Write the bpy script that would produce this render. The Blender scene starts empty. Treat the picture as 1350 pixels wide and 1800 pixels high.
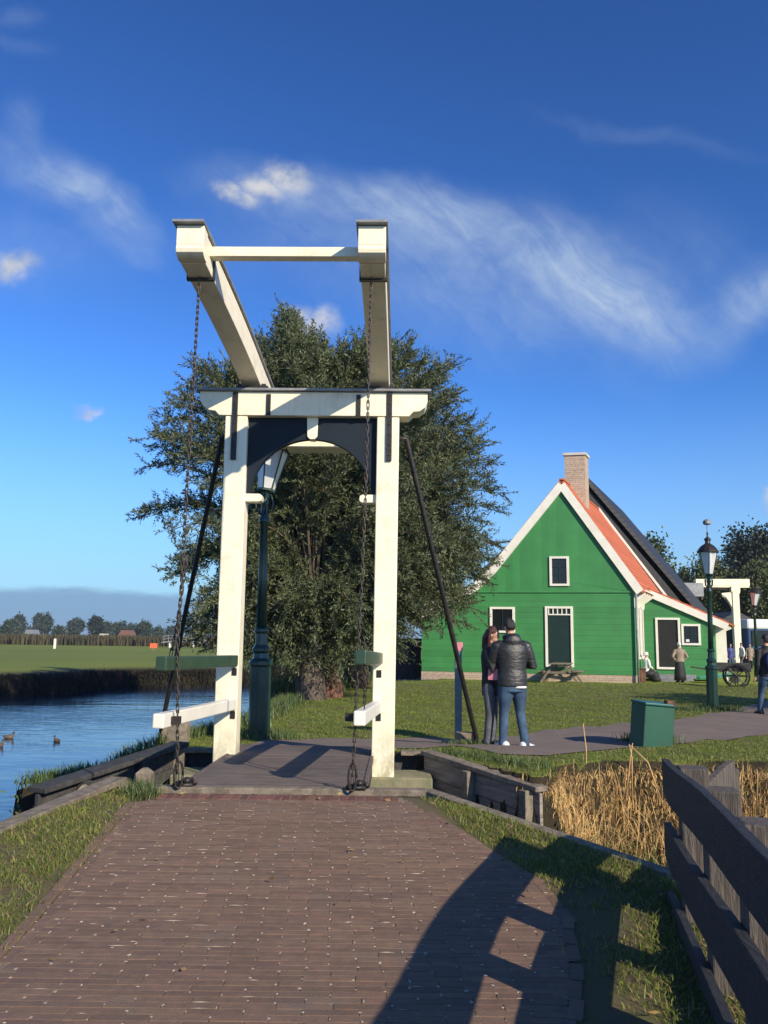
import bpy, bmesh, math, random
import numpy as np
from mathutils import Vector, Matrix
random.seed(7); rng = np.random.default_rng(7)
PI = math.pi
scene = bpy.context.scene
COL = scene.collection

# ------------------------------------------------------------------ camera
FPX = 1480.0                      # focal length in pixels of the 1350 px wide photograph
PITCH = math.radians(8.62); ROLL = math.radians(0.75); EYE = np.array([0, 0, 1.6])
_F = np.array([0, math.cos(PITCH), math.sin(PITCH)])
_U0 = np.array([0, -math.sin(PITCH), math.cos(PITCH)]); _R0 = np.array([1.0, 0, 0])
_R = _R0 * math.cos(ROLL) + _U0 * math.sin(ROLL)
_U = -_R0 * math.sin(ROLL) + _U0 * math.cos(ROLL)
cd = bpy.data.cameras.new("camera"); cam = bpy.data.objects.new("camera", cd); COL.objects.link(cam)
cd.sensor_fit = 'HORIZONTAL'; cd.sensor_width = 36.0; cd.lens = 36.0 * FPX / 1350.0
cd.clip_start = 0.05; cd.clip_end = 6000
m = Matrix(((_R[0], _U[0], -_F[0], EYE[0]), (_R[1], _U[1], -_F[1], EYE[1]), (_R[2], _U[2], -_F[2], EYE[2]), (0, 0, 0, 1)))
cam.matrix_world = m
scene.camera = cam

def ray(x, y): return _F + _R * (x - 675) / FPX + _U * (900 - y) / FPX
def atY(x, y, Y): d = ray(x, y); return EYE + d * Y / d[1]          # photo point on the vertical plane at distance Y
def atZ(x, y, z): d = ray(x, y); return EYE + d * (z - 1.6) / d[2]   # photo point on the level plane at height z
def proj(P):
    v = np.array(P, float) - EYE; z = v @ _F
    return 675 + FPX * (v @ _R) / z, 900 - FPX * (v @ _U) / z

# ------------------------------------------------------------------ exposure, sun, sky
scene.view_settings.view_transform = 'Standard'; scene.view_settings.look = 'None'
scene.view_settings.exposure = 0.26; scene.view_settings.gamma = 1.0
SUN = Vector((0.79, -1.0, 0.66)).normalized()         # towards the sun
sd = bpy.data.lights.new("sun", 'SUN'); sd.energy = 5.0; sd.angle = math.radians(0.5); sd.color = (1.0, 0.87, 0.68)
so = bpy.data.objects.new("sun", sd); COL.objects.link(so); so.rotation_euler = SUN.to_track_quat('Z', 'Y').to_euler()
so.location = (20, -20, 20)

world = bpy.data.worlds.new("World"); scene.world = world; world.use_nodes = True
nt = world.node_tree; N = nt.nodes; L = nt.links
for n in list(N): N.remove(n)
def node(nt, t, **kw):
    n = nt.nodes.new(t)
    for k, v in kw.items(): setattr(n, k, v)
    return n
def mth(nt, op, a, b=None, c=None, clamp=False):
    n = nt.nodes.new('ShaderNodeMath'); n.operation = op; n.use_clamp = clamp
    for i, v in enumerate((a, b, c)):
        if v is None: continue
        if isinstance(v, (int, float)): n.inputs[i].default_value = v
        else: nt.links.new(v, n.inputs[i])
    return n.outputs[0]
def mrange(nt, v, a, b, c=0.0, d=1.0, smooth=True):
    n = nt.nodes.new('ShaderNodeMapRange'); n.interpolation_type = 'SMOOTHSTEP' if smooth else 'LINEAR'
    nt.links.new(v, n.inputs[0])
    for i, q in enumerate((a, b, c, d)): n.inputs[i + 1].default_value = q
    return n.outputs[0]
def mixc(nt, f, a, b, mode='MIX'):
    n = nt.nodes.new('ShaderNodeMix'); n.data_type = 'RGBA'; n.blend_type = mode
    for s, v in ((n.inputs[0], f), (n.inputs[6], a), (n.inputs[7], b)):
        if isinstance(v, (int, float)): s.default_value = v
        elif isinstance(v, tuple): s.default_value = (*v[:3], 1)
        else: nt.links.new(v, s)
    return n.outputs[2]
sky = node(nt, 'ShaderNodeTexSky', sky_type='NISHITA', sun_disc=False)
sky.sun_elevation = math.asin(SUN.z); sky.sun_rotation = math.atan2(SUN.x, SUN.y)
sky.air_density = 1.0; sky.dust_density = 0.25; sky.ozone_density = 2.0; sky.altitude = 0
tc = node(nt, 'ShaderNodeTexCoord'); sep = node(nt, 'ShaderNodeSeparateXYZ'); L.new(tc.outputs['Generated'], sep.inputs[0])
yy = mth(nt, 'MAXIMUM', sep.outputs[1], 0.08)
uu = mth(nt, 'DIVIDE', sep.outputs[0], yy); vv = mth(nt, 'DIVIDE', sep.outputs[2], yy)
front = mrange(nt, sep.outputs[1], 0.1, 0.3)
comb = node(nt, 'ShaderNodeCombineXYZ'); L.new(uu, comb.inputs[0]); L.new(vv, comb.inputs[1])
UV = comb.outputs[0]
def noise(nt, vec, scale, detail=4, rough=0.5, dist=0.0, sc3=None, rot=0.0):
    if sc3 is not None:
        mp = nt.nodes.new('ShaderNodeMapping'); mp.inputs['Scale'].default_value = sc3; mp.inputs['Rotation'].default_value = (0, 0, rot)
        # mapping applies scale then rotation: rotate first by a separate node
        mr = nt.nodes.new('ShaderNodeMapping'); mr.inputs['Rotation'].default_value = (0, 0, rot); mp.inputs['Rotation'].default_value = (0, 0, 0)
        nt.links.new(vec, mr.inputs[0]); nt.links.new(mr.outputs[0], mp.inputs[0]); vec = mp.outputs[0]
    n = nt.nodes.new('ShaderNodeTexNoise'); n.inputs['Scale'].default_value = scale; n.inputs['Detail'].default_value = detail
    n.inputs['Roughness'].default_value = rough; n.inputs['Distortion'].default_value = dist
    if vec is not None: nt.links.new(vec, n.inputs['Vector'])
    return n
def warp(vec, scale, amt, detail=4):
    n = noise(nt, vec, scale, detail, 0.6)
    a = node(nt, 'ShaderNodeVectorMath', operation='SUBTRACT'); L.new(n.outputs['Color'], a.inputs[0]); a.inputs[1].default_value = (.5, .5, .5)
    b = node(nt, 'ShaderNodeVectorMath', operation='SCALE'); L.new(a.outputs[0], b.inputs[0]); b.inputs['Scale'].default_value = amt
    c = node(nt, 'ShaderNodeVectorMath', operation='ADD'); L.new(vec, c.inputs[0]); L.new(b.outputs[0], c.inputs[1])
    return c.outputs[0]
def skyuv(px, py): d = ray(px, py); return d[0] / d[1], d[2] / d[1]
def blob(vec, px, py, rx, ry, ang, inner=0.0, outer=1.0):
    u, v = skyuv(px, py)
    a = node(nt, 'ShaderNodeVectorMath', operation='SUBTRACT'); L.new(vec, a.inputs[0]); a.inputs[1].default_value = (u, v, 0)
    r = node(nt, 'ShaderNodeMapping'); r.inputs['Rotation'].default_value = (0, 0, math.radians(ang)); L.new(a.outputs[0], r.inputs[0])
    s = node(nt, 'ShaderNodeMapping'); s.inputs['Scale'].default_value = (FPX / rx, FPX / ry, 0); L.new(r.outputs[0], s.inputs[0])
    l = node(nt, 'ShaderNodeVectorMath', operation='LENGTH'); L.new(s.outputs[0], l.inputs[0])
    return mrange(nt, l.outputs['Value'], inner, outer, 1.0, 0.0)
def addall(vals):
    o = vals[0]
    for v in vals[1:]: o = mth(nt, 'ADD', o, v)
    return o
W1 = warp(UV, 5.0, 0.09); W2 = warp(UV, 30.0, 0.034, 7)
# feathery high cloud: soft patches times stretched fibres
cir = addall([mth(nt, 'MULTIPLY', blob(W1, *b[:5]), b[5]) for b in (
    (800, 390, 340, 110, 16, 1.0), (1000, 460, 260, 150, 32, .9), (1130, 550, 240, 110, 25, .8), (560, 330, 340, 90, 6, .7), (820, 520, 480, 150, 22, .6), (620, 440, 420, 190, 12, .28), (1180, 480, 260, 200, 30, .3), (60, 420, 260, 140, 20, .3),
    (80, 290, 230, 85, 22, .95), (200, 370, 190, 80, 40, .75), (230, 440, 90, 40, 20, .35), (1340, 520, 100, 140, 60, .8), (20, 80, 120, 30, 10, .22), (30, 30, 80, 40, 0, .25),
    (1150, 240, 330, 30, 12, .14), (40, 200, 70, 60, 60, .35))])
fib = noise(nt, W1, 8.0, 9, 0.68, 0.6, sc3=(4.5, 1.0, 1.0), rot=math.radians(-46)).outputs['Fac']
fib2 = noise(nt, W1, 5.0, 6, 0.6, 0.3).outputs['Fac']
cirr = mth(nt, 'MULTIPLY', cir, mth(nt, 'MULTIPLY', mrange(nt, fib, 0.25, 0.75, 0.5, 1.0), mrange(nt, fib2, 0.22, 0.7, 0.15, 1.0)))
cirr = mth(nt, 'MULTIPLY', cirr, 0.78, clamp=True)
# small fair weather clouds
cums = [(505, 312, 66, 44, 18), (420, 342, 66, 30, 20), (460, 328, 60, 34, 18), (562, 572, 60, 42, -35), (520, 556, 40, 30, 0), (25, 472, 70, 42, -18), (155, 724, 30, 17, 0), (1356, 882, 26, 30, 0)]
cum = blob(W2, *cums[0], inner=0.1, outer=1.05)
for b in cums[1:]: cum = mth(nt, 'MAXIMUM', cum, blob(W2, *b, inner=0.1, outer=1.05))
cn = noise(nt, UV, 34, 5, 0.6).outputs['Fac']
cum = mth(nt, 'MULTIPLY', cum, mrange(nt, cn, 0.3, 0.6, 0.35, 1.0))
bank_n = noise(nt, UV, 6, 5, 0.55, sc3=(1.0, 5.0, 1.0)).outputs['Fac']
bank_top = mth(nt, 'ADD', 0.036, mth(nt, 'MULTIPLY', bank_n, 0.034))
bank_e = mth(nt, 'SUBTRACT', bank_top, vv)
bank = mth(nt, 'MULTIPLY', mrange(nt, bank_e, -0.002, 0.008), mrange(nt, uu, 0.5, -0.1, 0.55, 0.92))
# the air low over the land scatters a paler blue
skyc = node(nt, 'ShaderNodeHueSaturation'); s1_ = mixc(nt, 1.0, sky.outputs[0], (0.90 / 8, 1.13 / 8, 1.62 / 8), 'MULTIPLY'); gm_ = node(nt, 'ShaderNodeGamma'); gm_.inputs['Gamma'].default_value = 1.34; L.new(s1_, gm_.inputs[0])
L.new(mixc(nt, 1.0, gm_.outputs[0], (8 * 1.02, 8 * 1.36, 8 * 1.26), 'MULTIPLY'), skyc.inputs['Color']); skyc.inputs['Saturation'].default_value = 1.0; skyc.inputs['Hue'].default_value = 0.502
low_ = mixc(nt, mrange(nt, sep.outputs[2], 0.30, -0.02, 0.0, 0.85), skyc.outputs[0], (3.9, 6.2, 8.6))
col = mixc(nt, mth(nt, 'MULTIPLY', bank, front), low_, (2.6, 4.5, 6.9))
col = mixc(nt, mth(nt, 'MULTIPLY', cirr, front), col, (5.6, 7.0, 9.0))
shade = noise(nt, UV, 20, 3, 0.5).outputs['Fac']
cumc = mixc(nt, mrange(nt, shade, 0.35, 0.65), (4.6, 5.4, 6.8), (8.0, 8.0, 8.1))
col = mixc(nt, mth(nt, 'MULTIPLY', mth(nt, 'MULTIPLY', cum, 0.92), front), col, cumc)
bg = node(nt, 'ShaderNodeBackground'); bg.inputs[1].default_value = 0.074; L.new(col, bg.inputs[0])
wo = node(nt, 'ShaderNodeOutputWorld'); L.new(bg.outputs[0], wo.inputs[0])

# ------------------------------------------------------------------ materials
MATS = {}
def material(name, color, color2=None, rough=0.7, scale=4.0, detail=5, stretch=(1, 1, 1), bump=0.0, bscale=None, metal=0.0, island=0.0,
             spec=0.5, trans=0.0, dirt=None, dirt_scale=1.5, dirt_amt=0.5, lines=None, coat=0.0, coords='Object'):
    mt = bpy.data.materials.new(name); mt.use_nodes = True; t = mt.node_tree
    b = t.nodes['Principled BSDF']; b.inputs['Roughness'].default_value = rough; b.inputs['Metallic'].default_value = metal
    b.inputs['Specular IOR Level'].default_value = spec; b.inputs['Coat Weight'].default_value = coat
    co = t.nodes.new('ShaderNodeTexCoord').outputs[coords]
    n = noise(t, co, scale, detail, 0.55, sc3=stretch)
    if color2 is None: color2 = tuple(c * 0.75 for c in color)
    c = mixc(t, mrange(t, n.outputs['Fac'], 0.3, 0.7), color, color2)
    if dirt:
        dn = noise(t, co, dirt_scale, 6, 0.65)
        c = mixc(t, mth(t, 'MULTIPLY', mrange(t, dn.outputs['Fac'], 0.5, 0.72), dirt_amt), c, dirt)
    if island:
        g = t.nodes.new('ShaderNodeNewGeometry')
        hsv = t.nodes.new('ShaderNodeHueSaturation'); t.links.new(c, hsv.inputs['Color'])
        t.links.new(mrange(t, g.outputs['Random Per Island'], 0, 1, 1 - island, 1 + island, smooth=False), hsv.inputs['Value'])
        w = t.nodes.new('ShaderNodeTexWhiteNoise'); w.noise_dimensions = '1D'; t.links.new(g.outputs['Random Per Island'], w.inputs['W'])
        t.links.new(mrange(t, w.outputs['Value'], 0, 1, 0.5 - island * 0.035, 0.5 + island * 0.035, smooth=False), hsv.inputs['Hue'])
        c = hsv.outputs['Color']
    hgt = None
    if lines:                                # board or tile joints: (axis vector, spacing, width)
        ax, sp, wd = lines
        dp = t.nodes.new('ShaderNodeVectorMath'); dp.operation = 'DOT_PRODUCT'; t.links.new(co, dp.inputs[0]); dp.inputs[1].default_value = ax
        fr = mth(t, 'FRACT', mth(t, 'DIVIDE', dp.outputs['Value'], sp))
        e = mth(t, 'MINIMUM', fr, mth(t, 'SUBTRACT', 1.0, fr))
        ln = mrange(t, e, 0.0, wd / sp, 0.0, 1.0)
        c = mixc(t, ln, mixc(t, 0.4, c, (0.01, 0.01, 0.01)), c)
        wn = t.nodes.new('ShaderNodeTexWhiteNoise'); wn.noise_dimensions = '1D'
        t.links.new(mth(t, 'FLOOR', mth(t, 'DIVIDE', dp.outputs['Value'], sp)), wn.inputs['W'])
        hs = t.nodes.new('ShaderNodeHueSaturation'); t.links.new(c, hs.inputs['Color']); t.links.new(mrange(t, wn.outputs['Value'], 0, 1, 0.92, 1.05), hs.inputs['Value']); c = hs.outputs['Color']
        hgt = ln
    t.links.new(c, b.inputs['Base Color'])
    if trans:
        b.inputs['Transmission Weight'].default_value = 0
        tr = t.nodes.new('ShaderNodeBsdfTranslucent'); t.links.new(c, tr.inputs[0]); mx = t.nodes.new('ShaderNodeMixShader'); mx.inputs[0].default_value = trans
        t.links.new(b.outputs[0], mx.inputs[1]); t.links.new(tr.outputs[0], mx.inputs[2]); t.links.new(mx.outputs[0], t.nodes['Material Output'].inputs[0])
    if bump or hgt is not None:
        bn = noise(t, co, bscale or scale * 4, 6, 0.6, sc3=stretch)
        bp = t.nodes.new('ShaderNodeBump'); bp.inputs['Strength'].default_value = max(bump, 0.3) if hgt is not None else bump; bp.inputs['Distance'].default_value = 0.02
        h = bn.outputs['Fac']
        if hgt is not None: h = mth(t, 'ADD', mth(t, 'MULTIPLY', h, bump), mth(t, 'MULTIPLY', hgt, 1.0))
        t.links.new(h, bp.inputs['Height']); t.links.new(bp.outputs[0], b.inputs['Normal'])
    MATS[name] = mt
    return mt
M = {}
M['cream'] = material('cream paint', (0.88, 0.81, 0.60), (0.85, 0.77, 0.56), rough=0.42, scale=3, bump=0.12, bscale=16, stretch=(1, 1, .35), dirt=(0.50, 0.43, 0.29), dirt_scale=4, dirt_amt=0.42)
M['white'] = material('white paint', (0.82, 0.79, 0.68), (0.77, 0.73, 0.62), rough=0.4, scale=3, bump=0.05, dirt=(0.6, 0.55, 0.45), dirt_amt=0.25)
M['navy'] = material('blue black paint', (0.007, 0.013, 0.021), (0.009, 0.017, 0.026), rough=0.6, spec=0.25, scale=3, bump=0.05)
M['iron'] = material('black iron', (0.012, 0.012, 0.013), (0.03, 0.024, 0.02), rough=0.45, scale=12, bump=0.2, spec=0.4)
M['chain'] = material('chain iron', (0.05, 0.047, 0.045), (0.10, 0.075, 0.055), rough=0.4, scale=20, bump=0.3, metal=0.5)
M['lead'] = material('lead sheet', (0.28, 0.29, 0.30), (0.20, 0.20, 0.21), rough=0.5, scale=6, bump=0.2, metal=0.2)
M['rail_green'] = material('dark green rail paint', (0.018, 0.05, 0.03), (0.03, 0.06, 0.03), rough=0.4, scale=5, bump=0.1, dirt=(0.15, 0.10, 0.05), dirt_amt=0.25, dirt_scale=6)
M['lampgreen'] = material('lamp green paint', (0.006, 0.028, 0.021), (0.009, 0.036, 0.027), rough=0.3, scale=6, bump=0.05, coat=0.3)
M['boxgreen'] = material('green box paint', (0.010, 0.085, 0.052), (0.012, 0.072, 0.045), rough=0.5, scale=4, bump=0.06, dirt=(0.03, 0.07, 0.05), dirt_amt=0.4)
M['boxlid'] = material('teal lid paint', (0.012, 0.12, 0.11), (0.012, 0.10, 0.09), rough=0.5, scale=4)
M['deck'] = material('deck planks', (0.16, 0.125, 0.105), (0.10, 0.08, 0.07), rough=0.8, scale=3, stretch=(1.0, 14, 14), bump=0.5, bscale=9, island=0.14, dirt=(0.05, 0.04, 0.035), dirt_amt=0.5, dirt_scale=2.5)
M['wood'] = material('weathered timber', (0.27, 0.225, 0.165), (0.14, 0.115, 0.085), rough=0.85, scale=4, stretch=(3, 3, 3), bump=0.6, bscale=20, island=0.2, dirt=(0.09, 0.10, 0.05), dirt_amt=0.5, dirt_scale=4)
M['wooddark'] = material('dark weathered timber', (0.065, 0.062, 0.055), (0.03, 0.03, 0.03), rough=0.8, scale=5, stretch=(3, 3, 3), bump=0.6, bscale=22, island=0.15)
M['plank'] = material('retaining planks', (0.30, 0.26, 0.21), (0.17, 0.145, 0.12), rough=0.9, scale=3, stretch=(1, 1, 9), bump=0.5, bscale=8, island=0.18, dirt=(0.10, 0.09, 0.07), dirt_amt=0.6, dirt_scale=3)
M['fence'] = material('fence boards', (0.030, 0.032, 0.038), (0.016, 0.017, 0.020), rough=0.75, scale=6, stretch=(7, 1.2, 9), bump=0.9, bscale=14, island=0.1, dirt=(0.06, 0.058, 0.052), dirt_amt=0.4, dirt_scale=9)
M['fencepost'] = material('fence posts', (0.15, 0.125, 0.10), (0.065, 0.055, 0.047), rough=0.85, scale=5, stretch=(8, 8, 1), bump=0.8, bscale=12, island=0.15)
M['moss'] = material('mossy sill', (0.26, 0.235, 0.145), (0.16, 0.165, 0.09), rough=0.9, scale=5, bump=0.6, bscale=25)
M['brick'] = material('paving brick', (0.190, 0.116, 0.073), (0.146, 0.094, 0.064), rough=0.85, scale=14, bump=0.3, bscale=60, island=0.15, dirt=(0.15, 0.115, 0.085), dirt_amt=0.6, dirt_scale=1.7)
M['redbrick'] = material('red paving brick', (0.20, 0.075, 0.05), (0.12, 0.06, 0.045), rough=0.85, scale=14, bump=0.5, bscale=60, island=0.3)
M['sand'] = material('joint sand', (0.24, 0.18, 0.13), (0.16, 0.12, 0.09), rough=0.95, scale=9, bump=0.5, bscale=60)
M['sandlight'] = material('light joint sand', (0.46, 0.38, 0.29), (0.30, 0.24, 0.17), rough=0.95, scale=20, island=.3)
M['path'] = material('path gravel', (0.19, 0.145, 0.115), (0.155, 0.12, 0.095), rough=0.95, scale=3, bump=0.5, bscale=40)
M['green'] = material('green boards', (0.048, 0.24, 0.066), (0.040, 0.21, 0.056), rough=0.55, scale=1.5, bump=0.05, lines=((0, 0, 1), 0.235, 0.014), dirt=(0.055, 0.17, 0.06), dirt_scale=.9, dirt_amt=.55)
M['greenv'] = material('green upright boards', (0.048, 0.24, 0.066), (0.040, 0.21, 0.056), rough=0.5, scale=1.5, bump=0.05, lines=((1, 0, 0), 0.30, 0.008))
M['tile'] = material('orange roof tiles', (0.60, 0.15, 0.05), (0.46, 0.11, 0.04), rough=0.75, scale=7, bump=0.6, bscale=20, lines=((0, 0, 1), 0.21, 0.05), dirt=(0.20, 0.07, 0.04), dirt_amt=0.5, dirt_scale=1.2)
M['blackroof'] = material('black roof', (0.018, 0.018, 0.02), (0.03, 0.03, 0.032), rough=0.6, scale=5, bump=0.4, lines=((0, 0, 1), 0.25, 0.05))
M['blackwall'] = material('tarred boards', (0.012, 0.012, 0.012), (0.02, 0.02, 0.02), rough=0.6, scale=5, lines=((1, 0, 0), 0.25, 0.02))
M['stone'] = material('pale brick plinth', (0.52, 0.42, 0.32), (0.36, 0.26, 0.19), rough=0.9, scale=14, bump=0.4, lines=((0, 0, 1), 0.09, 0.012))
M['glass'] = material('dark glass', (0.01, 0.012, 0.014), (0.014, 0.016, 0.018), rough=0.08, scale=1, spec=0.5)
M['dark'] = material('dark interior', (0.008, 0.008, 0.008), (0.010, 0.012, 0.011), rough=0.8)
M['darkdoor'] = material('dark green door', (0.006, 0.022, 0.018), (0.008, 0.027, 0.02), rough=0.45)
M['pink'] = material('pink', (0.62, 0.22, 0.27), (0.55, 0.18, 0.22), rough=0.5)
M['orange'] = material('orange board', (0.75, 0.16, 0.06), (0.65, 0.13, 0.05), rough=0.6)
M['bluepole'] = material('blue grey pole paint', (0.10, 0.17, 0.20), (0.07, 0.12, 0.15), rough=0.4, scale=6)
M['teal'] = material('teal', (0.04, 0.27, 0.18), (0.03, 0.2, 0.14), rough=0.5)
M['skin'] = material('skin', (0.56, 0.32, 0.22), (0.50, 0.27, 0.19), rough=0.5, scale=20, bump=0.03)
M['hairblack'] = material('black hair', (0.012, 0.009, 0.008), (0.02, 0.014, 0.01), rough=0.5, scale=60, stretch=(1, 1, .1), bump=0.6)
M['hairred'] = material('red brown hair', (0.085, 0.022, 0.012), (0.04, 0.012, 0.008), rough=0.45, scale=50, stretch=(1, 1, .1), bump=0.6)
M['leather'] = material('black leather', (0.028, 0.027, 0.026), (0.018, 0.018, 0.018), rough=0.42, scale=7, bump=0.8, bscale=12, stretch=(1, 1, 1.8), spec=0.6)
M['blackcloth'] = material('black cloth', (0.010, 0.010, 0.011), (0.015, 0.015, 0.016), rough=0.7, scale=7, bump=0.6, bscale=12)
M['jeans'] = material('blue jeans', (0.06, 0.115, 0.19), (0.018, 0.04, 0.08), rough=0.85, scale=3.5, bump=0.9, bscale=9)
M['greyjeans'] = material('grey jeans', (0.12, 0.125, 0.145), (0.06, 0.063, 0.075), rough=0.85, scale=5, bump=0.9, bscale=9)
M['shoe'] = material('white shoe', (0.75, 0.75, 0.75), (0.6, 0.6, 0.6), rough=0.5)
M['darkshoe'] = material('dark shoe', (0.015, 0.014, 0.013), rough=0.5)
M['tan'] = material('tan jacket', (0.33, 0.255, 0.19), (0.24, 0.18, 0.13), rough=0.85, bump=0.5, bscale=12)
M['cap'] = material('white linen', (0.80, 0.79, 0.76), (0.7, 0.69, 0.66), rough=0.8)
M['blueback'] = material('blue backpack', (0.035, 0.045, 0.16), (0.05, 0.06, 0.20), rough=0.6)
M['duckbrown'] = material('duck brown', (0.17, 0.12, 0.08), (0.06, 0.045, 0.035), rough=0.7, scale=30)
M['duckhead'] = material('duck green head', (0.02, 0.035, 0.02), rough=0.4)
M['beak'] = material('beak', (0.4, 0.28, 0.05), rough=0.5)
M['leaf'] = material('willow leaves', (0.118, 0.140, 0.060), (0.070, 0.086, 0.038), rough=0.52, scale=1.2, island=0.5, trans=0.18, spec=0.45)
M['leafb'] = material('olive leaves', (0.10, 0.115, 0.025), (0.06, 0.075, 0.018), rough=0.6, scale=0.6, island=0.35, trans=0.15)
M['leafd'] = material('dark leaves', (0.022, 0.036, 0.014), (0.014, 0.024, 0.010), rough=0.6, scale=0.6, island=0.35, trans=0.1)
M['leaff'] = material('distant leaves', (0.040, 0.060, 0.030), (0.026, 0.042, 0.022), rough=0.7, scale=0.1, island=0.3)
M['deadleaf'] = material('fallen leaves', (0.28, 0.20, 0.07), (0.16, 0.09, 0.035), rough=0.8, scale=5, island=0.5)
M['bark'] = material('bark', (0.15, 0.115, 0.085), (0.06, 0.045, 0.035), rough=0.95, scale=5, stretch=(4, 4, 1), bump=1.0, bscale=9)
M['barkred'] = material('reddish bark', (0.19, 0.09, 0.055), (0.06, 0.035, 0.025), rough=0.95, scale=5, stretch=(3, 3, 1), bump=1.0, bscale=9)  # redder brown than the plain bark
M['twig'] = material('twig', (0.10, 0.075, 0.045), (0.06, 0.045, 0.03), rough=0.9)
M['grass'] = material('grass blades', (0.170, 0.215, 0.030), (0.115, 0.158, 0.022), rough=0.6, scale=1.3, island=0.38, trans=0.25, dirt=(0.20, 0.155, 0.06), dirt_scale=1.6, dirt_amt=0.75)
M['grassdry'] = material('dry grass', (0.36, 0.27, 0.12), (0.22, 0.16, 0.07), rough=0.8, scale=3, island=0.35, trans=0.15)
M['reed'] = material('dry reed stalks', (0.64, 0.43, 0.17), (0.42, 0.27, 0.11), rough=0.7, scale=2, island=0.4, trans=0.1)
M['reedgreen'] = material('green reeds', (0.10, 0.16, 0.05), (0.06, 0.11, 0.03), rough=0.6, scale=2, island=0.3, trans=0.2)
M['reedfar'] = material('far reed belt', (0.075, 0.060, 0.028), (0.045, 0.045, 0.02), rough=0.9, scale=0.12, island=0.35)
M['bankdark'] = material('bank growth', (0.009, 0.010, 0.005), (0.018, 0.016, 0.008), rough=0.9, scale=0.5, island=0.5)
M['herb'] = material('bank herbs', (0.07, 0.13, 0.03), (0.10, 0.12, 0.04), rough=0.6, scale=4, island=0.5, trans=0.2)
M['lampglass'] = material('lamp glass', (0.78, 0.79, 0.78), (0.6, 0.61, 0.62), rough=0.25, scale=9, stretch=(2, 2, .4), bump=0.1, spec=0.9, metal=0.2)
M['lampglass'].node_tree.nodes['Principled BSDF'].inputs['Transmission Weight'].default_value = 0.0
M['busblue'] = material('blue vehicle paint', (0.03, 0.07, 0.16), (0.03, 0.06, 0.13), rough=0.3)
M['shed'] = material('brown shed boards', (0.055, 0.042, 0.03), (0.035, 0.028, 0.02), rough=0.8, lines=((1, 0, 0), 0.2, 0.02))
M['farwall'] = material('far house wall', (0.6, 0.56, 0.5), rough=0.8)
M['farroof'] = material('far house roof', (0.20, 0.09, 0.06), (0.15, 0.07, 0.05), rough=0.8)

def algae(mt):       # green and grey staining that creeps up the feet of the painted posts
    t = mt.node_tree; b = t.nodes['Principled BSDF']; l = b.inputs['Base Color'].links[0]; src = l.from_socket
    co = t.nodes.new('ShaderNodeTexCoord').outputs['Object']; sp = t.nodes.new('ShaderNodeSeparateXYZ'); t.links.new(co, sp.inputs[0])
    n = noise(t, co, 9, 6, 0.7, sc3=(1, 1, .5)).outputs['Fac']; n2 = noise(t, co, 14, 5, 0.6, sc3=(3, 3, .12)).outputs['Fac']
    f = mth(t, 'MULTIPLY', mrange(t, sp.outputs[2], 0.75, 0.0), mrange(t, n, 0.38, 0.62)); c = mixc(t, mth(t, 'MULTIPLY', f, .75), src, (0.30, 0.30, 0.17))
    c = mixc(t, mrange(t, n2, 0.56, 0.74, 0, 0.35), c, (0.42, 0.34, 0.22)); t.links.new(c, b.inputs['Base Color'])
algae(M['cream'])
def ground_material():
    mt = bpy.data.materials.new('ground'); mt.use_nodes = True; t = mt.node_tree; b = t.nodes['Principled BSDF']; b.inputs['Roughness'].default_value = 0.95
    b.inputs['Specular IOR Level'].default_value = 0.2
    co = t.nodes.new('ShaderNodeTexCoord').outputs['Object']
    n1 = noise(t, co, 0.35, 6, 0.6); n2 = noise(t, co, 7, 6, 0.7); n3 = noise(t, co, 0.04, 4, 0.5)
    g = mixc(t, mrange(t, n1.outputs['Fac'], 0.3, 0.7), (0.130, 0.165, 0.025), (0.165, 0.185, 0.038))
    g = mixc(t, mrange(t, n2.outputs['Fac'], 0.35, 0.7, 0, 0.6), g, (0.045, 0.068, 0.013))
    g = mixc(t, mrange(t, n3.outputs['Fac'], 0.4, 0.65, 0, 0.4), g, (0.14, 0.145, 0.035))
    n5 = noise(t, co, 2.1, 6, 0.7)
    g = mixc(t, mrange(t, n5.outputs['Fac'], 0.46, 0.62, 0, 0.85), g, (0.13, 0.10, 0.06))
    spn = t.nodes.new('ShaderNodeSeparateXYZ'); t.links.new(co, spn.inputs[0])
    g = mixc(t, mth(t, 'MULTIPLY', mrange(t, spn.outputs[1], 8.6, 7.6), mrange(t, n2.outputs['Fac'], 0.3, 0.6, 0.95, 0.6)), g, (0.115, 0.088, 0.055))
    sp = t.nodes.new('ShaderNodeSeparateXYZ'); t.links.new(co, sp.inputs[0])
    ge = t.nodes.new('ShaderNodeNewGeometry'); sn = t.nodes.new('ShaderNodeSeparateXYZ'); t.links.new(ge.outputs['True Normal'], sn.inputs[0])
    mud = mth(t, 'MAXIMUM', mrange(t, sp.outputs[2], -0.02, -0.22, 0, 1), mrange(t, sn.outputs[2], 0.9, 0.7, 0, 1))
    mud = mth(t, 'MULTIPLY', mud, mrange(t, sp.outputs[1], 30.0, 34.0, 1, 0)) if False else mud
    farf = mrange(t, sp.outputs[1], 31.0, 38.0)
    g = mixc(t, farf, g, mixc(t, mrange(t, n3.outputs['Fac'], 0.35, 0.65), (0.25, 0.30, 0.036), (0.19, 0.25, 0.032)))
    c = mixc(t, mud, g, mixc(t, n2.outputs['Fac'], (0.022, 0.018, 0.011), (0.045, 0.035, 0.02)))
    t.links.new(c, b.inputs['Base Color'])
    bp = t.nodes.new('ShaderNodeBump'); bp.inputs['Strength'].default_value = 0.5; bp.inputs['Distance'].default_value = 0.012
    t.links.new(n2.outputs['Fac'], bp.inputs['Height']); t.links.new(bp.outputs[0], b.inputs['Normal'])
    return mt
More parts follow.
